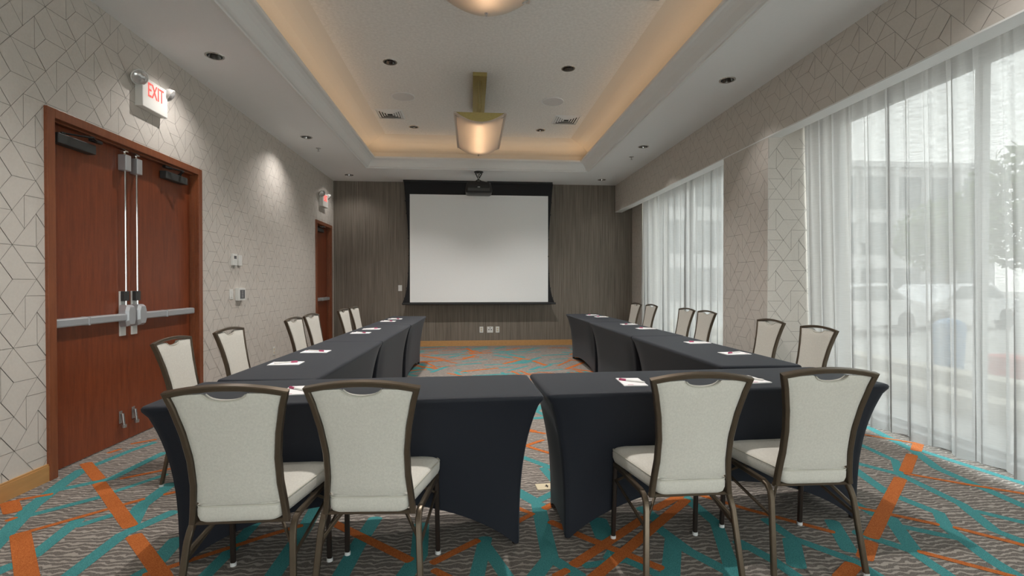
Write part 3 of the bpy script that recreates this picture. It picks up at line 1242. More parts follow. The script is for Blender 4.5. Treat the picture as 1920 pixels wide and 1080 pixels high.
def pendant(x, y, label):
    t = thing('pendant_light', (x, y, ZT), 0, label, 'pendant lamp', 'long curved pendant lamps')
    L, Hh = .76, .30
    zt, sag = -.525, .115
    b = MB()
    b.box(-.085, .085, -.65, .65, -.045, 0, bev=.003)
    b.box(-.006, .006, -.66, .655, -.052, -.044)
    b.build('ceiling_canopy', 'brass', t)
    for yy in (-.50, .50):
        for xx in (-.02, .02):
            r = MB()
            r.cyl((xx, yy, -.045), (xx, yy, zt + .01), .004)
            r.build('hanging_rod', 'brass', t)
    prof = []
    for i in range(25):
        u = -1 + 2 * i / 24
        prof.append((u * Hh, zt - sag * (1 - u * u) - 0))
    s = MB()
    inn = [(x_ * .985, z_ + .006) for x_, z_ in prof]
    ring = prof + inn[::-1]
    s.loft([[(a, yy, c) for a, c in ring] for yy in (-L, L)])
    for sx in (-1, 1):
        s.box(sx * Hh - .014, sx * Hh + .014, -L, L, zt - .012, zt + .006)
    s.build('shade', 'shade', t, smooth=30)
    for yy in (-L + .035, L - .04):
        e = MB()
        for k in range(24):
            a, c = prof[k], prof[k + 1]
            e.add([(a[0] * .95, yy, a[1] + .016), (c[0] * .95, yy, c[1] + .016), (c[0] * .95, yy, zt + .004), (a[0] * .95, yy, zt + .004),
                   (a[0] * .95, yy + .004, a[1] + .016), (c[0] * .95, yy + .004, c[1] + .016), (c[0] * .95, yy + .004, zt + .004), (a[0] * .95, yy + .004, zt + .004)],
                  [(0, 1, 2, 3), (7, 6, 5, 4), (0, 4, 5, 1), (3, 2, 6, 7)])
        e.build('end_plate', 'brass', t)
    p = MB()
    p.box(-Hh + .02, Hh - .02, -L + .03, L - .03, zt + .004, zt + .010)
    p.build('top_plate', 'brass', t)
    for yy in (.72,):
        f = MB()
        f.lathe([(.001, -.022), (.010, -.016), (.006, -.006), (.014, 0)], (0, yy, zt - sag - .001), n=12)
        f.build('finial', 'chrome', t, smooth=60)
    for sx in (-1, 1):
        for yy in (-L + .06, L - .06):
            c = MB()
            c.sweep([(sx * Hh * 1.0, yy, zt - .02), (sx * Hh * .86, yy, zt - sag * .27 - .012)], .014, .004, (0, 0, 1))
            c.build('shade_clip', 'steel', t)
    lm = MB()
    lm.cyl((0, -L + .12, zt - .030), (0, L - .12, zt - .030), .013, n=12)
    lm.build('lamp_tube', M['lamp_glow'], t)
    return t


M['lamp_glow'] = mat('lamp_glow', (1, .9, .8), .5, emit=(1.0, .74, .54), es=PEND_E * 10)
pendant(.105, 6.60, 'curved acrylic pendant with brass ends hanging in middle of tray ceiling')
pendant(.105, 2.77, 'curved acrylic pendant cut off at the top edge of the photo')


def vent(x, y, label):
    t = thing('air_vent', (x, y, ZT), 0, label, 'air vent', 'square ceiling air vents')
    b = MB()
    b.box(-.17, .17, -.17, .17, -.002, 0)
    b.build('duct_opening', 'duct', t)
    for k in range(5):
        a, c = .205 - k * .036, .182 - k * .036
        r = MB()
        z0, z1 = (-.003, -.012)
        o_ = [(a, a), (-a, a), (-a, -a), (a, -a)]
        i_ = [(c, c), (-c, c), (-c, -c), (c, -c)]
        for q in range(4):
            w = (q + 1) % 4
            r.quad((*o_[q], z0), (*o_[w], z0), (*i_[w], z1), (*i_[q], z1))
            r.quad((*i_[q], z1), (*i_[w], z1), (*i_[w], z1 + .003), (*i_[q], z1 + .003))
            r.quad((*o_[q], z0 + .003), (*o_[w], z0 + .003), (*i_[w], z1 + .003), (*i_[q], z1 + .003))
        r.build('louver' if k else 'frame', 'ceil', t)


vent(-1.223, 7.53, 'square louvred air vent on the left of the raised ceiling')
vent(1.478, 7.57, 'square louvred air vent on the right of the raised ceiling')
vent(1.50, 4.12, 'square louvred air vent cut by the top edge of the photo')

for x, y, lb in ((-.929, 6.81, 'flat round white ceiling speaker above the left air vent'), (1.137, 6.82, 'flat round white ceiling speaker above the right air vent')):
    t = thing('ceiling_speaker', (x, y, ZT), 0, lb, 'speaker', 'round ceiling speakers')
    b = MB()
    b.lathe([(.157, 0), (.157, -.008), (.150, -.010), (.147, -.006)], (0, 0, 0), n=40)
    b.build('rim', 'ceil', t, smooth=30)
    b = MB()
    b.lathe([(.148, -.006), (.10, -.008), (.001, -.009)], (0, 0, 0), n=40)
    b.build('grille', 'grille', t, smooth=60)

for x, y, lb in ((-2.338, 7.734, 'small sprinkler head on the left soffit'), (2.613, 7.831, 'small sprinkler head on the right soffit')):
    t = thing('sprinkler', (x, y, ZC), 0, lb, 'sprinkler', 'ceiling sprinklers')
    b = MB()
    b.lathe([(.038, 0), (.036, -.006), (.012, -.008), (.012, -.02), (.001, -.02)], (0, 0, 0), n=20)
    b.build('escutcheon', 'steel', t, smooth=30)
    b = MB()
    b.cyl((0, 0, -.02), (0, 0, -.045), .006)
    b.cyl((0, 0, -.045), (0, 0, -.048), .018)
    b.build('deflector', 'steel', t)

# ------------------------------------------------------------------ projection screen and projector
YS = 9.95
t = thing('projection_screen', (0.16, YS, 0.87), 0, 'large blank white pull-down projection screen with black borders before the back wall', 'projection screen')
lz = -.87
b = MB()
b.box(-1.52, 1.50, -.02, .12, 3.335 + lz, 3.369 + lz)
b.build('screen_case', 'black', t)
left = [(-1.51, 3.34), (-1.475, 2.95), (-1.455, 2.70), (-1.42, 2.2), (-1.412, 1.85), (-1.425, 1.5), (-1.455, 1.2), (-1.50, 1.0), (-1.545, .90)]
b = MB()
pts = [(x, z + lz) for x, z in left] + [(-x - .0, z + lz) for x, z in left[::-1]]
n = len(pts)
b.add([(x, -.001, z) for x, z in pts] + [(x, .001, z) for x, z in pts], [tuple(range(n)), tuple(range(2 * n - 1, n - 1, -1))] + [(i, (i + 1) % n, n + (i + 1) % n, n + i) for i in range(n)])
b.build('black_border', 'blackcloth', t)
b = MB()
b.box(-1.392, 1.408, -.004, -.0015, .915 + lz, 3.086 + lz)
b.build('viewing_surface', 'screen', t)
b = MB()
b.box(-1.55, 1.57, -.022, .022, .865 + lz, .905 + lz, bev=.008)
b.build('bottom_bar', 'black', t)
for sx in (-1, 1):
    b = MB()
    b.tube([(sx * (-x - .006), 0, z + lz) for x, z in left], .004, 6)
    for k in range(1, len(left) - 1):
        x, z = left[k]
        b.box(sx * -x - .012, sx * -x + .012, -.004, .004, z + lz - .012, z + lz + .012)
    b.build('tension_cord', 'black', t)

t = thing('projector', (.135, 9.12, ZC), 0, 'black projector hanging from a short ceiling mount before the screen', 'projector')
b = MB()
b.lathe([(.085, 0), (.085, -.012), (.05, -.03), (.02, -.035)], (0, 0, 0), n=24)
b.cyl((0, 0, -.03), (0, 0, -.16), .02)
b.sweep([(-.06, 0, -.03), (0, 0, -.14)], .02, .01, (0, 1, 0))
b.sweep([(.06, 0, -.03), (0, 0, -.14)], .02, .01, (0, 1, 0))
b.box(-.11, .11, -.09, .09, -.215, -.20)
for sx in (-1, 1):
    b.sweep([(sx * .02, 0, -.15), (sx * .10, .05, -.205)], .02, .008, (0, 1, 0))
b.build('ceiling_mount', 'closer', t)
b = MB()
rings = []
for z, k in ((-.215, .80), (-.225, .88), (-.30, .96), (-.37, 1.0), (-.405, .98), (-.42, .90)):
    rings.append([(x * k, y * k, z) for x, y in rrect(.245, .19, .05, 5)])
b.loft(rings)
b.build('body', 'black', t, smooth=50)
b = MB()
b.box(-.20, .20, -.196, -.188, -.385, -.335, bev=.003)
b.build('rear_panel', 'closer', t)
b = MB()
b.box(-.022, .022, -.2, -.195, -.325, -.312)
b.build('status_strip', 'steel', t)
b = MB()
b.tube([(.03, -.04, -.01), (-.02, -.05, -.07), (.0, -.06, -.14), (.05, -.10, -.18), (.15, -.12, -.205), (.18, -.14, -.24)], .006, 8)
b.tube([(-.05, -.03, -.012), (-.01, -.05, -.06), (.02, -.05, -.10)], .004, 8)
b.build('cable', 'white', t)

# ------------------------------------------------------------------ exit signs
def exit_sign(y0, y1, z0, z1, label, extra=None):
    W, Hh, D = y1 - y0, z1 - z0, .065
    t = thing('exit_sign', (XL, (y0 + y1) / 2, z0), 0, label, 'exit sign', 'lit exit signs over doors')
    b = MB()
    b.box(0, D, -W / 2, W / 2, 0, Hh, bev=.006)
    b.build('housing', 'signface', t)
    cu = bpy.data.curves.new('lettering', 'FONT')
    cu.body = 'EXIT'
    cu.size = 1
    cu.extrude = .004
    tmp = bpy.data.objects.new('tmp', cu)
    COL.objects.link(tmp)
    bpy.context.view_layer.update()
    me = bpy.data.meshes.new_from_object(tmp)
    bpy.data.objects.remove(tmp)
    xs = [v.co.x for v in me.vertices]
    zs = [v.co.y for v in me.vertices]
    w, h = max(xs) - min(xs), max(zs) - min(zs)
    for v in me.vertices:
        x = (v.co.x - min(xs)) / w - .5
        z = (v.co.y - min(zs)) / h
        v.co = Vector((D + .001 + (v.co.z + .004) * .25, x * W * .62 + .005, .105 + z * .115))
    me.name = 'lettering'
    me.materials.clear()
    me.materials.append(M['red'])
    o = bpy.data.objects.new('lettering', me)
    COL.objects.link(o)
    o.parent = t
    o['label'] = 'red EXIT letters'
    for s in (-1, 1):
        cx, cy, cz = .060, s * (W / 2 + .035), Hh - .03
        k = MB()
        R = Matrix.Rotation(s * math.radians(38), 4, 'X') @ Matrix.Rotation(math.radians(132), 4, 'Y')
        g = MB()
        g.lathe([(.001, -.055), (.030, -.050), (.052, -.028), (.062, 0), (.066, .010), (.058, .012)], (0, 0, 0), n=28)
        g.v = [tuple(R @ Vector(p) + Vector((cx, cy, cz))) for p in g.v]
        ho = g.build('lamp_head', 'white', t, smooth=50)
        q = MB()
        q.lathe([(.058, .010), (.045, .024), (.02, .032), (.001, .034)], (0, 0, 0), n=28)
        q.v = [tuple(R @ Vector(p) + Vector((cx, cy, cz))) for p in q.v]
        q.build('lens', 'lens', ho, smooth=60)
        n = MB()
        n.cyl((.035, s * (W / 2 - .01), Hh - .03), (.045, s * (W / 2 + .02), Hh - .03), .014)
        n.build('swivel', 'white', t)


exit_sign(4.305, 4.64, 2.775, 3.025, 'white exit sign with red letters and twin lamp heads above the double door')
exit_sign(9.24, 9.56, 2.72, 2.97, 'white exit sign with twin lamp heads above the far single door')

# ------------------------------------------------------------------ wall devices
def plate_left(name, y, z, w, h, d, label, cat, parts):
    t = thing(name, (XL, y, z), 0, label, cat)
    b = MB()
    b.box(0, d, -w / 2, w / 2, -h / 2, h / 2, bev=.003)
    b.build('cover_plate' if cat != 'thermostat' else 'housing', 'white', t)
    for (nm, m_, y0, y1, z0, z1, dd) in parts:
        b = MB()
        b.box(d - .002, d + dd, y0, y1, z0, z1)
        b.build(nm, m_, t)
    return t


plate_left('thermostat', 5.965, 1.575, .105, .135, .028, 'white wall thermostat with grey display, beside the double door', 'thermostat',
           [('display', 'lcd', -.028, .028, .01, .045, .002)])
plate_left('humidity_sensor', 6.105, 1.572, .075, .125, .025, 'plain white wall sensor right of the thermostat', 'sensor', [('slot', 'grille', -.02, .02, .005, .012, .001)])
plate_left('wall_switch', 5.915, 1.172, .075, .118, .008, 'white double switch plate left of the framed wall control panel', 'switch',
           [('rocker', 'white', -.014, .014, .008, .035, .006), ('rocker', 'white', -.014, .014, -.035, -.008, .006)])
t = plate_left('wall_control_panel', 6.10, 1.168, .165, .150, .045, 'dark wall control panel in a white frame, below the thermostat', 'control panel',
               [('touch_screen', 'lcd', -.058, .058, -.052, .052, .003)] + [('menu_line', 'lcdtext', -.02, .02, .036 - k * .014, .039 - k * .014, .0035) for k in range(6)])
plate_left('wall_outlet', 7.13, .345, .075, .118, .006, 'ivory power outlet low on the left wall', 'outlet', [('socket', 'ivory', -.016, .016, .008, .038, .003), ('socket', 'ivory', -.016, .016, -.038, -.008, .003)])


def plate_back(name, x, z, w, h, label, cat, parts):
    t = thing(name, (x, YB, z), 0, label, cat)
    b = MB()
    b.box(-w / 2, w / 2, -.008, 0, -h / 2, h / 2, bev=.002)
    b.build('cover_plate', 'white', t)
    for (nm, m_, x0, x1, z0, z1) in parts:
        b = MB()
        b.box(x0, x1, -.011, -.007, z0, z1)
        b.build(nm, m_, t)


rk = [('rocker', 'white', -.016, .016, -.03, .03)]
sk = [('socket', 'ivory', -.016, .016, .008, .036), ('socket', 'ivory', -.016, .016, -.036, -.008)]
plate_back('wall_switch', -1.455, 1.20, .075, .12, 'white wall switch left of the projection screen', 'switch', rk)
plate_back('wall_outlet', .205, .335, .078, .125, 'white outlet plate, left of three below the screen', 'outlet', sk)
plate_back('media_plate', .385, .335, .125, .125, 'square white media plate between two outlets below the screen', 'media plate',
           [('jack', 'closer', -.035, -.015, -.01, .01), ('jack', 'closer', .015, .035, -.01, .01), ('jack', 'closer', -.01, .01, .03, .045)])
plate_back('wall_outlet', .54, .335, .078, .125, 'white outlet plate, right of three below the screen', 'outlet', sk)

t = thing('floor_outlet', (.47, 3.075, 0), math.radians(4), 'small cream floor outlet plate on the carpet behind the gap between front tables', 'outlet')
b = MB()
b.box(-.06, .06, -.045, .045, 0, .006, bev=.002)
b.build('cover_plate', 'ivory', t)
b = MB()
b.box(.005, .012, -.02, .02, .005, .0075)
b.box(-.004, .018, -.004, .004, .005, .0075)
b.build('slot', 'black', t)

# ------------------------------------------------------------------ tables
TH = .76


def cover_mesh(L, W, arch):
    mb = MB()
    # perimeter samples: dense near the corners
    def side(a, b, n):
        out = []
        for i in range(n):
            s = i / n
            s = .5 - .5 * math.cos(PI * s)
            out.append((a[0] + (b[0] - a[0]) * s, a[1] + (b[1] - a[1]) * s, s))
        return out
    hx, hy = L / 2, W / 2
    C = [(-hx, -hy), (hx, -hy), (hx, hy), (-hx, hy)]
    per = []
    for k in range(4):
        lng = k % 2 == 0
        for (x, y, s) in side(C[k], C[(k + 1) % 4], 40 if lng else 20):
            per.append((x, y, s, lng))
    ix, iy = .108, .092
    def hem(s, lng):
        m_ = min(s, 1 - s)
        if m_ < .012:
            return .004
        q = 1 - abs(2 * s - 1) ** 2.0
        return .004 + (arch if lng else .07) * max(0, q - .07) ** .85
    rings = []
    rr = .022
    def soft(x, y, k):       # round the plan corners slightly
        e = .02
        dx, dy = hx - abs(x), hy - abs(y)
        if dx < e and dy < e:
            x -= math.copysign((e - dy) * .35, x)
            y -= math.copysign((e - dx) * .35, y)
        return x * k[0], y * k[1]
    for (dz, dr) in ((0, .03), (0, .012), (-.004, .004), (-.012, 0), (-.024, .002)):
        rings.append([(*soft(x, y, ((hx - dr) / hx, (hy - dr) / hy)), TH + dz) for x, y, s, l in per])
    NV = 16
    for j in range(1, NV + 1):
        v = (j / NV) ** 1.15
        r = []
        for x, y, s, l in per:
            zh = hem(s, l)
            z = TH - .024 - (TH - .024 - zh) * v
            t = (TH - z) / TH
            m_ = min(s, 1 - s) * (L if l else W)
            cf = math.exp(-(m_ / .16) ** 2)
            gc = 1 - (1 - t) ** 3.0
            gm = (1 - (1 - t) ** 1.5)
            g = gc * cf + gm * (1 - cf)
            fx, fy = 1 - g * ix / hx, 1 - g * iy / hy
            # between the legs the cloth relaxes slightly outwards at mid height
            X, Y = soft(x, y, (fx, fy))
            r.append((X, Y, z))
        rings.append(r)
    n = len(per)
    mb.loft(rings, cap0=False, cap1=False)
    mb.add(rings[0], [tuple(range(n))])
    return mb


covers = {}


def table(x, y, rz, L, label, W=.56, arch=.10):
    t = thing('banquet_table', (x, y, 0), math.radians(rz), label, 'table', 'black covered banquet tables')
    key = (L, W, arch)
    if key not in covers:
        c = cover_mesh(L, W, arch).build('stretch_cover', 'spandex', t, smooth=50)
        covers[key] = c
    else:
        c = covers[key].copy()
        COL.objects.link(c)
        c.parent = t
    b = MB()
    b.box(-L / 2 + .02, L / 2 - .02, -W / 2 + .02, W / 2 - .02, TH - .03, TH - .006)
    b.build('tabletop', 'laminate', t)
    for sx in (-1, 1):
        for sy in (-1, 1):
            lx, ly = sx * (L / 2 - .128), sy * (W / 2 - .112)
            b = MB()
            b.cyl((lx, ly, 0), (lx, ly, .02), .017)
            b.cyl((lx, ly, .02), (lx - sx * .03, ly * .95, TH - .03), .0125)
            b.build('leg', 'darkmetal', t)
    return t


table(-.56, 2.565, 2.4, 1.80, 'front left black spandex table with two cream chairs seen from behind', arch=.27)
table(1.29, 2.665, 2.6, 1.87, 'front right black spandex table with two cream chairs seen from behind', arch=.27)
table(-1.125, 3.735, 88.6, 1.79, 'black covered table behind the front left table, nearest in the left row')
table(-1.085, 5.525, 88.6, 1.79, 'black covered table in the middle of the left row')
table(-1.04, 7.275, 88.6, 1.70, 'black covered table at the far end of the left row')
table(1.90, 3.95, 90, 1.81, 'black covered table behind the front right table, nearest in the right row')
table(1.91, 5.765, 90, 1.81, 'black covered table in the middle of the right row')
table(1.935, 7.58, 90, 1.81, 'black covered table at the far end of the right row')

# ------------------------------------------------------------------ chairs
def hw(z):
    """half width of the hourglass back at height z"""
    K = [(.40, .178), (.46, .172), (.55, .163), (.65, .163), (.75, .175), (.85, .196), (.905, .212), (.95, .22)]
    for (a, p), (b, q) in zip(K[:-1], K[1:]):
        if z <= b:
            f = (z - a) / (b - a)
            f = f * f * (3 - 2 * f) * .3 + f * .7
            return p + (q - p) * f
    return .22


def yb(z):
    return -.188 - .105 * max(0, (z - .42) / .5) ** 1.25


def make_chair():
    t = thing('banquet_chair', (0, 0, 0), 0, '', 'chair', 'cream upholstered banquet chairs')
    # seat cushion
    def outline(k, dx=0):
        f, r, yf, yr = .225 + dx, .152 + dx, .225 + dx, -.205 - dx * .5
        c = .05
        pts = []
        for (cx, cy, a0, rad) in ((f - c, yf - c, 0, c), (-(f - c), yf - c, 90, c), (-(r - .03), yr + .03, 180, .03), (r - .03, yr + .03, 270, .03)):
            for i in range(7):
                a = math.radians(a0 + 90 * i / 6)
                pts.append((cx + rad * math.cos(a), cy + rad * math.sin(a)))
        return [(x * k, y * k) for x, y in pts]
    rings = []
    for z, dx in ((.402, -.012), (.408, -.002), (.425, .004), (.450, .005), (.462, .002), (.470, -.007), (.476, -.022), (.480, -.05), (.483, -.10)):
        rings.append([(x, y, z) for x, y in outline(1, dx)])
    b = MB()
    b.loft(rings)
    seat = b.build('seat', 'fabric', t, smooth=60)
    b = MB()
    b.tube([(x, y, .463) for x, y in outline(1, .003)], .0032, 6, closed=True)
    b.build('welt', 'welt', seat, smooth=60)
    # back panel
    nu, nv = 24, 18
    def top(u):
        base = .888 + .020 * (1 - u * u)
        d = abs(u) / .36
        return base - (.026 * math.sqrt(max(0, 1 - d * d)) if d < 1 else 0)
    F, B = [], []
    for j in range(nv + 1):
        for i in range(nu + 1):
            u = -1 + 2 * i / nu
            zt = top(u)
            z = .468 + .010 * u * u + (zt - .468) * j / nv
            x = u * (hw(z) - .020)
            ed = min(1, (1 - abs(u)) * 7, (1 - j / nv) * 9, (j / nv) * 12)
            th = .006 + .010 * math.sqrt(max(0, 1 - (1 - ed) ** 2))
            bow = -.012 * (1 - u * u)
            F.append((x, yb(z) + th + bow + .004, z))
            B.append((x, yb(z) - th * .6 + bow, z))
    b = MB()
    n = nu + 1
    fs = [(j * n + i, j * n + i + 1, (j + 1) * n + i + 1, (j + 1) * n + i) for j in range(nv) for i in range(nu)]
    b.add(F, fs)
    b.add(B, [f[::-1] for f in fs])
    N = n * (nv + 1)
    rim = [i for i in range(n)] + [j * n + nu for j in range(1, nv + 1)] + [nv * n + i for i in range(nu - 1, -1, -1)] + [j * n for j in range(nv - 1, 0, -1)]
    m_ = len(rim)
    b.f += [(rim[k], rim[(k + 1) % m_], N + rim[(k + 1) % m_], N + rim[k]) for k in range(m_)]
    b.m += [0] * m_
    back = b.build('backrest', 'fabric', t, smooth=50)
    b = MB()
    for off in (.0105, -.0095):
        pts = []
        for i in range(15):
            u = -.38 + .76 * i / 14
            z = top(u) - .003
            pts.append((u * (hw(z) - .020), yb(z) + off - .010 * (1 - u * u), z))
        b.tube(pts, .0035, 6)
    b.build('handle_welt', 'welt', back, smooth=60)
    # back frame
    path = []
    zs = [.395, .42, .46, .50, .55, .60, .65, .70, .75, .80, .85, .885, .905]
    for z in zs:
        path.append((-hw(z) + .008, yb(z), z))
    for i in range(1, 12):
        u = -1 + 2 * i / 12
        path.append((u * .2045, yb(.905) - .004, .905 + .022 * (1 - u * u)))
    for z in zs[::-1]:
        path.append((hw(z) - .008, yb(z), z))
    b = MB()
    b.sweep(path, .021, .030, (0, 1, .22))
    b.build('back_frame', 'bronze', t, smooth=35)
    # seat frame under the cushion
    b = MB()
    for s in (-1, 1):
        b.sweep([(s * .215, .195, .388), (s * .198, -.02, .388), (s * .190, -.13, .388)], .020, .024, (0, 0, 1))
    b.sweep([(-.212, .19, .388), (.212, .19, .388)], .020, .020, (0, 0, 1))
    b.sweep([(-.178, -.175, .392), (.178, -.175, .392)], .020, .016, (0, 0, 1))
    b.build('seat_frame', 'bronze', t, smooth=35)
    for s in (-1, 1):
        b = MB()
        b.sweep([(s * .190, -.125, .386), (s * .189, -.150, .380), (s * .189, -.172, .358), (s * .192, -.186, .325), (s * .212, -.240, .012)], .020, .024,
                (s * 1, 0, .05))
        l = b.build('leg', 'bronze', t, smooth=35)
        g = MB()
        g.cyl((s * .212, -.240, 0), (s * .212, -.240, .014), .014, n=12)
        g.build('glide', 'glide', l)
        b = MB()
        b.sweep([(s * .212, .200, .392), (s * .216, .222, .014)], .021, .021, (0, 1, .1))
        l = b.build('leg', 'darkmetal', t, smooth=35)
        g = MB()
        g.cyl((s * .216, .222, 0), (s * .216, .222, .016), .014, n=12)
        g.build('glide', 'glide', l)
        b = MB()
        b.sweep([(s * .212, .207, .31), (s * .196, -.198, .255)], .010, .014, (0, 0, 1))
        b.sweep([(s * .194, -.192, .285), (s * .11, -.10, .388)], .010, .014, (0, 0, 1))
        b.sweep([(s * .212, .205, .30), (s * .13, .10, .388)], .010, .012, (0, 0, 1))
        b.build('brace', 'bronze', t, smooth=35)
    return remember(t)


CH = [(-.877, 2.115, .3, 'cream chair with its back to the camera, leftmost of the four in front'),
      (-.390, 2.150, -3.4, 'cream chair with its back to the camera, second from left of the front four'),
      (.935, 2.205, 0, 'cream chair with its back to the camera, third of the front four, behind white notepad'),
      (1.540, 2.265, -1.3, 'cream chair with its back to the camera, rightmost of the front four, near the curtain'),
      (-1.738, 3.50, -89.5, 'cream chair facing inward before the double door, nearest in the left row'),
      (-1.697, 4.179, -93, 'cream chair just right of the double door frame, second in the left row'),
      (-1.616, 5.409, -93, 'cream chair facing right against the pale wall, third in the left row'),
      (-1.639, 6.048, -94, 'cream chair partly before the far door, fourth in the left row'),
      (-1.553, 7.174, -95, 'cream chair before the dark back wall, nearer of the left pair'),
      (-1.565, 7.87, -95, 'cream chair at the far end of the left row, before the dark back wall'),
      (2.672, 3.942, 91.4, 'shaded tan-looking chair beside the large curtain, nearest in the right row'),
      (2.742, 4.72, 91.5, 'shaded tan-looking chair before the patterned pier, second in the right row'),
      (2.849, 6.268, 94.8, 'shaded chair before the far curtain, third in the right row'),
      (2.868, 6.918, 95.5, 'shaded chair before the far curtain, fourth in the right row'),
      (2.819, 8.196, 95, 'shaded chair before left edge of far curtain, fifth in the right row'),
      (2.767, 8.834, 96, 'chair at the far end of the right row, before the dark back wall')]
proto = make_chair()
for i, (x, y, r, lb) in enumerate(CH):
    if i == 0:
        proto.location = (x, y, 0)
        proto.rotation_euler = (0, 0, math.radians(r))
        proto['label'] = lb
    else:
        dup_tree(proto, (x, y, 0), math.radians(r), lb)

# ------------------------------------------------------------------ notepads and pens
def make_pad():
    b = MB()
    b.box(-.063, .063, -.10, .10, 0, .005)
    o = b.build('notepad', 'whitepaper')
    tag(o, '', 'notepad', 'white notepads on the tables')
    p = MB()
    p.box(-.04, -.01, -.086, -.078, .0049, .0054)
    p.build('printed_logo', 'pink', o)
    KID[o.name] = kids(o)
    return o


def make_pen():
    b = MB()
    b.cyl((0, -.065, .005), (0, .035, .005), .0048, n=10)
    b.cyl((0, -.075, .005), (0, -.065, .005), .0015, .0048, n=10)
    o = b.build('pen', 'white')
    tag(o, '', 'pen', 'pens on the notepads')
    p = MB()
    p.cyl((0, .030, .005), (0, .070, .005), .0056, n=10)
    p.sweep([(0, .066, .0115), (0, .032, .0105)], .003, .0015, (0, 0, 1))
    p.build('pen_cap', 'pink', o)
    KID[o.name] = kids(o)
    return o


PADS = [(.865, 2.585, -4, 'left of the third front chair, right front table'),
        (1.545, 2.60, 5, 'between the two right front chairs'),
        (-.865, 2.52, 6, 'between the two left front chairs'),
        (-1.235, 3.375, -88, 'nearest on the left row of tables'),
        (-1.215, 3.94, -91, 'second from the camera on the left row'),
        (-1.19, 5.38, -89, 'third from the camera on the left row'),
        (-1.165, 5.83, -88, 'fourth from the camera on the left row'),
        (-1.17, 7.00, -92, 'fifth from the camera on the left row'),
        (-1.14, 7.44, -90, 'farthest on the left row of tables'),
        (2.005, 3.58, 95, 'nearest on the right row of tables'),
        (2.035, 4.26, 92, 'second from the camera on the right row'),
        (2.05, 5.62, 94, 'third from the camera on the right row'),
        (2.045, 6.22, 90, 'fourth from the camera on the right row'),
        (2.06, 7.63, 92, 'fifth from the camera on the right row'),
        (2.02, 8.05, 90, 'farthest on the right row of tables')]
pad0, pen0 = make_pad(), make_pen()
for i, (x, y, r, lb) in enumerate(PADS):
    a = math.radians(r)
    if i == 0:
        p, q = pad0, pen0
        p.location, p.rotation_euler = (x, y, TH + .001), (0, 0, a)
        p['label'] = 'white notepad ' + lb
    else:
        p = dup_tree(pad0, (x, y, TH + .001), a, 'white notepad ' + lb)
    s = -1 if i % 3 else 1
    pa = a + math.radians(38 if i < 3 else (20 + 8 * (i % 3)) * s)
    if i:
        q = dup_tree(pen0, (x, y, TH + .0062), pa + (0 if i % 2 else .15), 'white and magenta pen on the notepad ' + lb)
    else:
        q.location, q.rotation_euler = (x, y, TH + .0062), (0, 0, math.radians(52))
        q['label'] = 'white and magenta pen on the notepad ' + lb

# ------------------------------------------------------------------ outside, seen through the sheers
M['paving'] = mat('pale_paving', (.50, .48, .45), .9, noise=.15, nscale=2)
M['curbs'] = mat('kerb_stone', (.58, .52, .42), .9)
M['facade'] = mat('pale_facade', (.66, .66, .66), .8)
M['facade_dark'] = mat('dark_glazing', (.16, .18, .19), .3)  # even dark glass tone for building and car windows
M['leaf'] = mat('tree_leaf', (.12, .17, .06), .8, noise=.4, nscale=6)
M['bark'] = mat('bark', (.16, .12, .08), .9)
M['redpaint'] = mat('red_paint', (.60, .06, .05), .5)
M['bluepaint'] = mat('blue_paint', (.12, .26, .45), .5)
M['carwhite'] = mat('car_paint', (.75, .75, .76), .25, coat=.5)
M['tyre'] = mat('tyre', (.02, .02, .02), .8)
M['yellow'] = mat('yellow_green', (.65, .75, .10), .6)
g = MB()
g.quad((3.95, -30, -.12), (90, -30, -.12), (90, 90, -.12), (3.95, 90, -.12))
g.quad((-30, -30, -.12), (3.95, -30, -.12), (3.95, YF, -.12), (-30, YF, -.12))
g.quad((3.95, YB + .2, -.12), (-30, YB + .2, -.12), (-30, 90, -.12), (3.95, 90, -.12))
g.build('ground', 'paving', kind='structure')
for k, (xx, hgt) in enumerate(((5.2, .10), (5.9, .20))):
    c = MB()
    for i in range(14):
        c.box(xx, xx + .35, -2 + i * 1.5, -.52 + i * 1.5 + 0, -.12, hgt, bev=.01)
    tag(c.build('stone_kerb', 'curbs'), ['low pale stone kerb just outside the near window', 'higher pale stone kerb behind the first one outside'][k], 'kerb')


def building(x, y, w, d, h, rz, label, floors, bays):
    t = thing('office_building', (x, y, -.12), math.radians(rz), label, 'building')
    b = MB()
    b.box(0, w, 0, d, 0, h)
    b.box(-.2, w + .2, -.3, d, h, h + .35)
    b.build('wall', 'facade', t)
    for f in range(floors):
        z0 = .3 + f * h / floors
        z1 = z0 + h / floors - .9
        for i in range(bays):
            x0 = .4 + i * (w - .8) / bays
            p = MB()
            p.box(x0, x0 + (w - .8) / bays - .45, -.06, .02, z0, z1)
            p.build('window', 'facade_dark', t)
    for i in range(bays + 1):
        p = MB()
        p.box(.15 + i * (w - .8) / bays, .40 + i * (w - .8) / bays, -.35, 0, h * .45, h)
        p.build('fin', 'facade', t)


building(9, 30, 26, 8, 9.0, 0, 'pale modern building with vertical fins outside the near window', 3, 11)
building(42, -6, 30, 8, 8.0, 90, 'pale low building across the plaza outside', 3, 9)


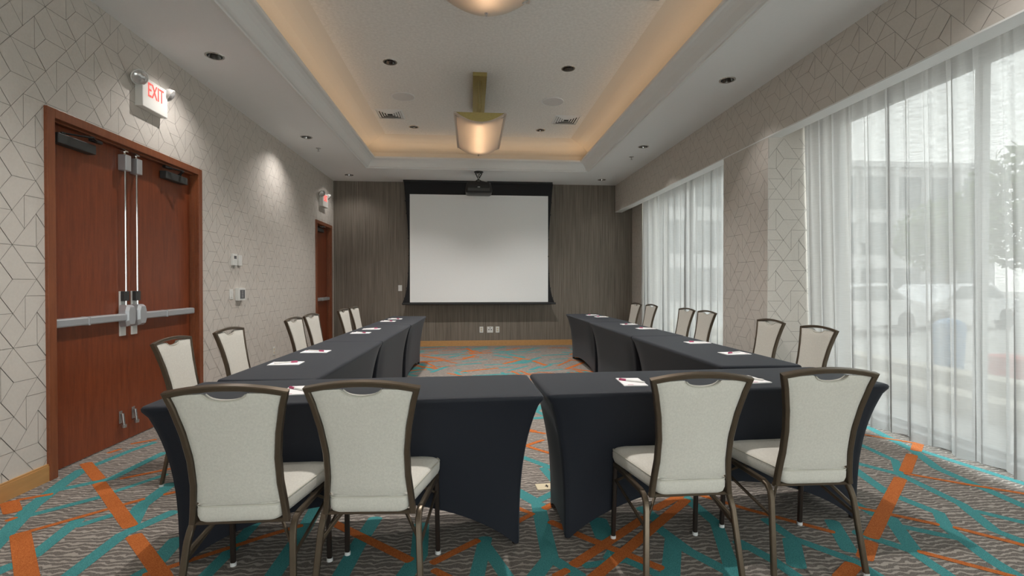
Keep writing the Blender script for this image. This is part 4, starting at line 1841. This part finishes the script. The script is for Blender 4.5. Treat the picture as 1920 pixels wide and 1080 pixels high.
def car(x, y, rz, label):
    t = thing('parked_car', (x, y, -.12), math.radians(rz), label, 'car', 'cars parked outside')
    b = MB()
    side = [(-2.1, .35), (-2.15, .7), (-1.9, .85), (-1.2, .93), (-.6, 1.38), (.8, 1.42), (1.5, 1.0), (2.05, .9), (2.15, .6), (2.1, .3)]
    b.loft([[(a * k, yy, c * (1 if abs(yy) < .8 else .97)) for a, c in side] for yy, k in ((-.85, .96), (-.78, 1), (.78, 1), (.85, .96))])
    b.build('body', 'carwhite', t, smooth=30)
    for yy in (-.86, .84):
        q = MB()
        q.add([(-1.05, yy, .95), (-.55, yy, 1.32), (.72, yy, 1.34), (1.25, yy, .98), (-1.05, yy + .02, .95), (-.55, yy + .02, 1.32), (.72, yy + .02, 1.34), (1.25, yy + .02, .98)],
              [(0, 1, 2, 3), (7, 6, 5, 4), (0, 4, 5, 1), (1, 5, 6, 2), (2, 6, 7, 3), (3, 7, 4, 0)])
        q.build('side_window', 'facade_dark', t)
    for sx in (-1.35, 1.35):
        for yy in (-.86, .70):
            q = MB()
            q.cyl((sx, yy, .33), (sx, yy + .16, .33), .33, n=20)
            q.build('wheel', 'tyre', t)


car(10.2, 12.8, 12, 'white parked car seen dimly through the near curtain')
car(14.8, 14.2, 10, 'second white parked car farther right outside the near window')


def tree(x, y, h, r, label, seed):
    rnd = random.Random(seed)
    t = thing('street_tree', (x, y, -.12), 0, label, 'tree', 'trees outside the windows')
    b = MB()
    b.cyl((0, 0, 0), (.05, 0, h * .5), .12, .07, n=10)
    for k in range(5):
        a = 2 * PI * k / 5
        b.cyl((.05, 0, h * .42), (r * .5 * math.cos(a), r * .5 * math.sin(a), h * .72), .05, .02, n=6)
    b.build('trunk', 'bark', t)
    c = MB()
    for i in range(2600):
        while True:
            p = Vector((rnd.uniform(-1, 1), rnd.uniform(-1, 1), rnd.uniform(-1, 1)))
            if .35 < p.length < 1:
                break
        q = Vector((p.x * r, p.y * r, h * .68 + p.z * h * .32))
        s = rnd.uniform(.08, .16)
        e = Vector((rnd.uniform(-1, 1), rnd.uniform(-1, 1), rnd.uniform(-1, 1))).normalized()
        f = e.orthogonal().normalized()
        c.add([q - e * s, q + f * s * .6, q + e * s, q - f * s * .6], [(0, 1, 2, 3)])
    c.build('foliage', 'leaf', t, kind='stuff')


tree(12.5, 9.6, 4.6, 1.6, 'leafy tree seen dimly through the near curtain at right', 1)
tree(20, 19, 5.0, 1.9, 'more distant leafy tree outside, left of the near one', 2)

t = thing('street_bench', (7.15, 5.35, -.12), math.radians(0), 'low red painted bench outside the near window', 'bench')
b = MB()
b.box(-.2, .2, -.8, .8, .38, .45, bev=.01)
b.box(-.2, -.14, -.8, .8, .10, .38)
b.build('seat', 'redpaint', t)
for yy in (-.65, .60):
    b = MB()
    b.box(-.16, .16, yy, yy + .06, 0, .38)
    b.build('leg', 'redpaint', t)
t = thing('litter_bin', (7.4, 7.0, -.12), 0, 'small blue litter bin outside the near window', 'bin')
b = MB()
b.lathe([(.001, 0), (.17, 0), (.20, .68), (.205, .72), (.18, .72)], (0, 0, 0), n=24)
b.build('body', 'bluepaint', t, smooth=40)
b = MB()
b.lathe([(.20, .72), (.19, .80), (.10, .86), (.001, .88)], (0, 0, 0), n=24)
b.build('lid', 'bluepaint', t, smooth=40)
t = thing('street_sign', (12.9, 17.0, -.12), 0, 'small yellow-green street sign on a post outside', 'street sign')
b = MB()
b.cyl((0, 0, 0), (0, 0, 1.7), .03)
b.build('post', 'steel', t)
b = MB()
b.box(-.14, .14, -.01, .01, 1.35, 1.75)
b.build('panel', 'yellow', t)
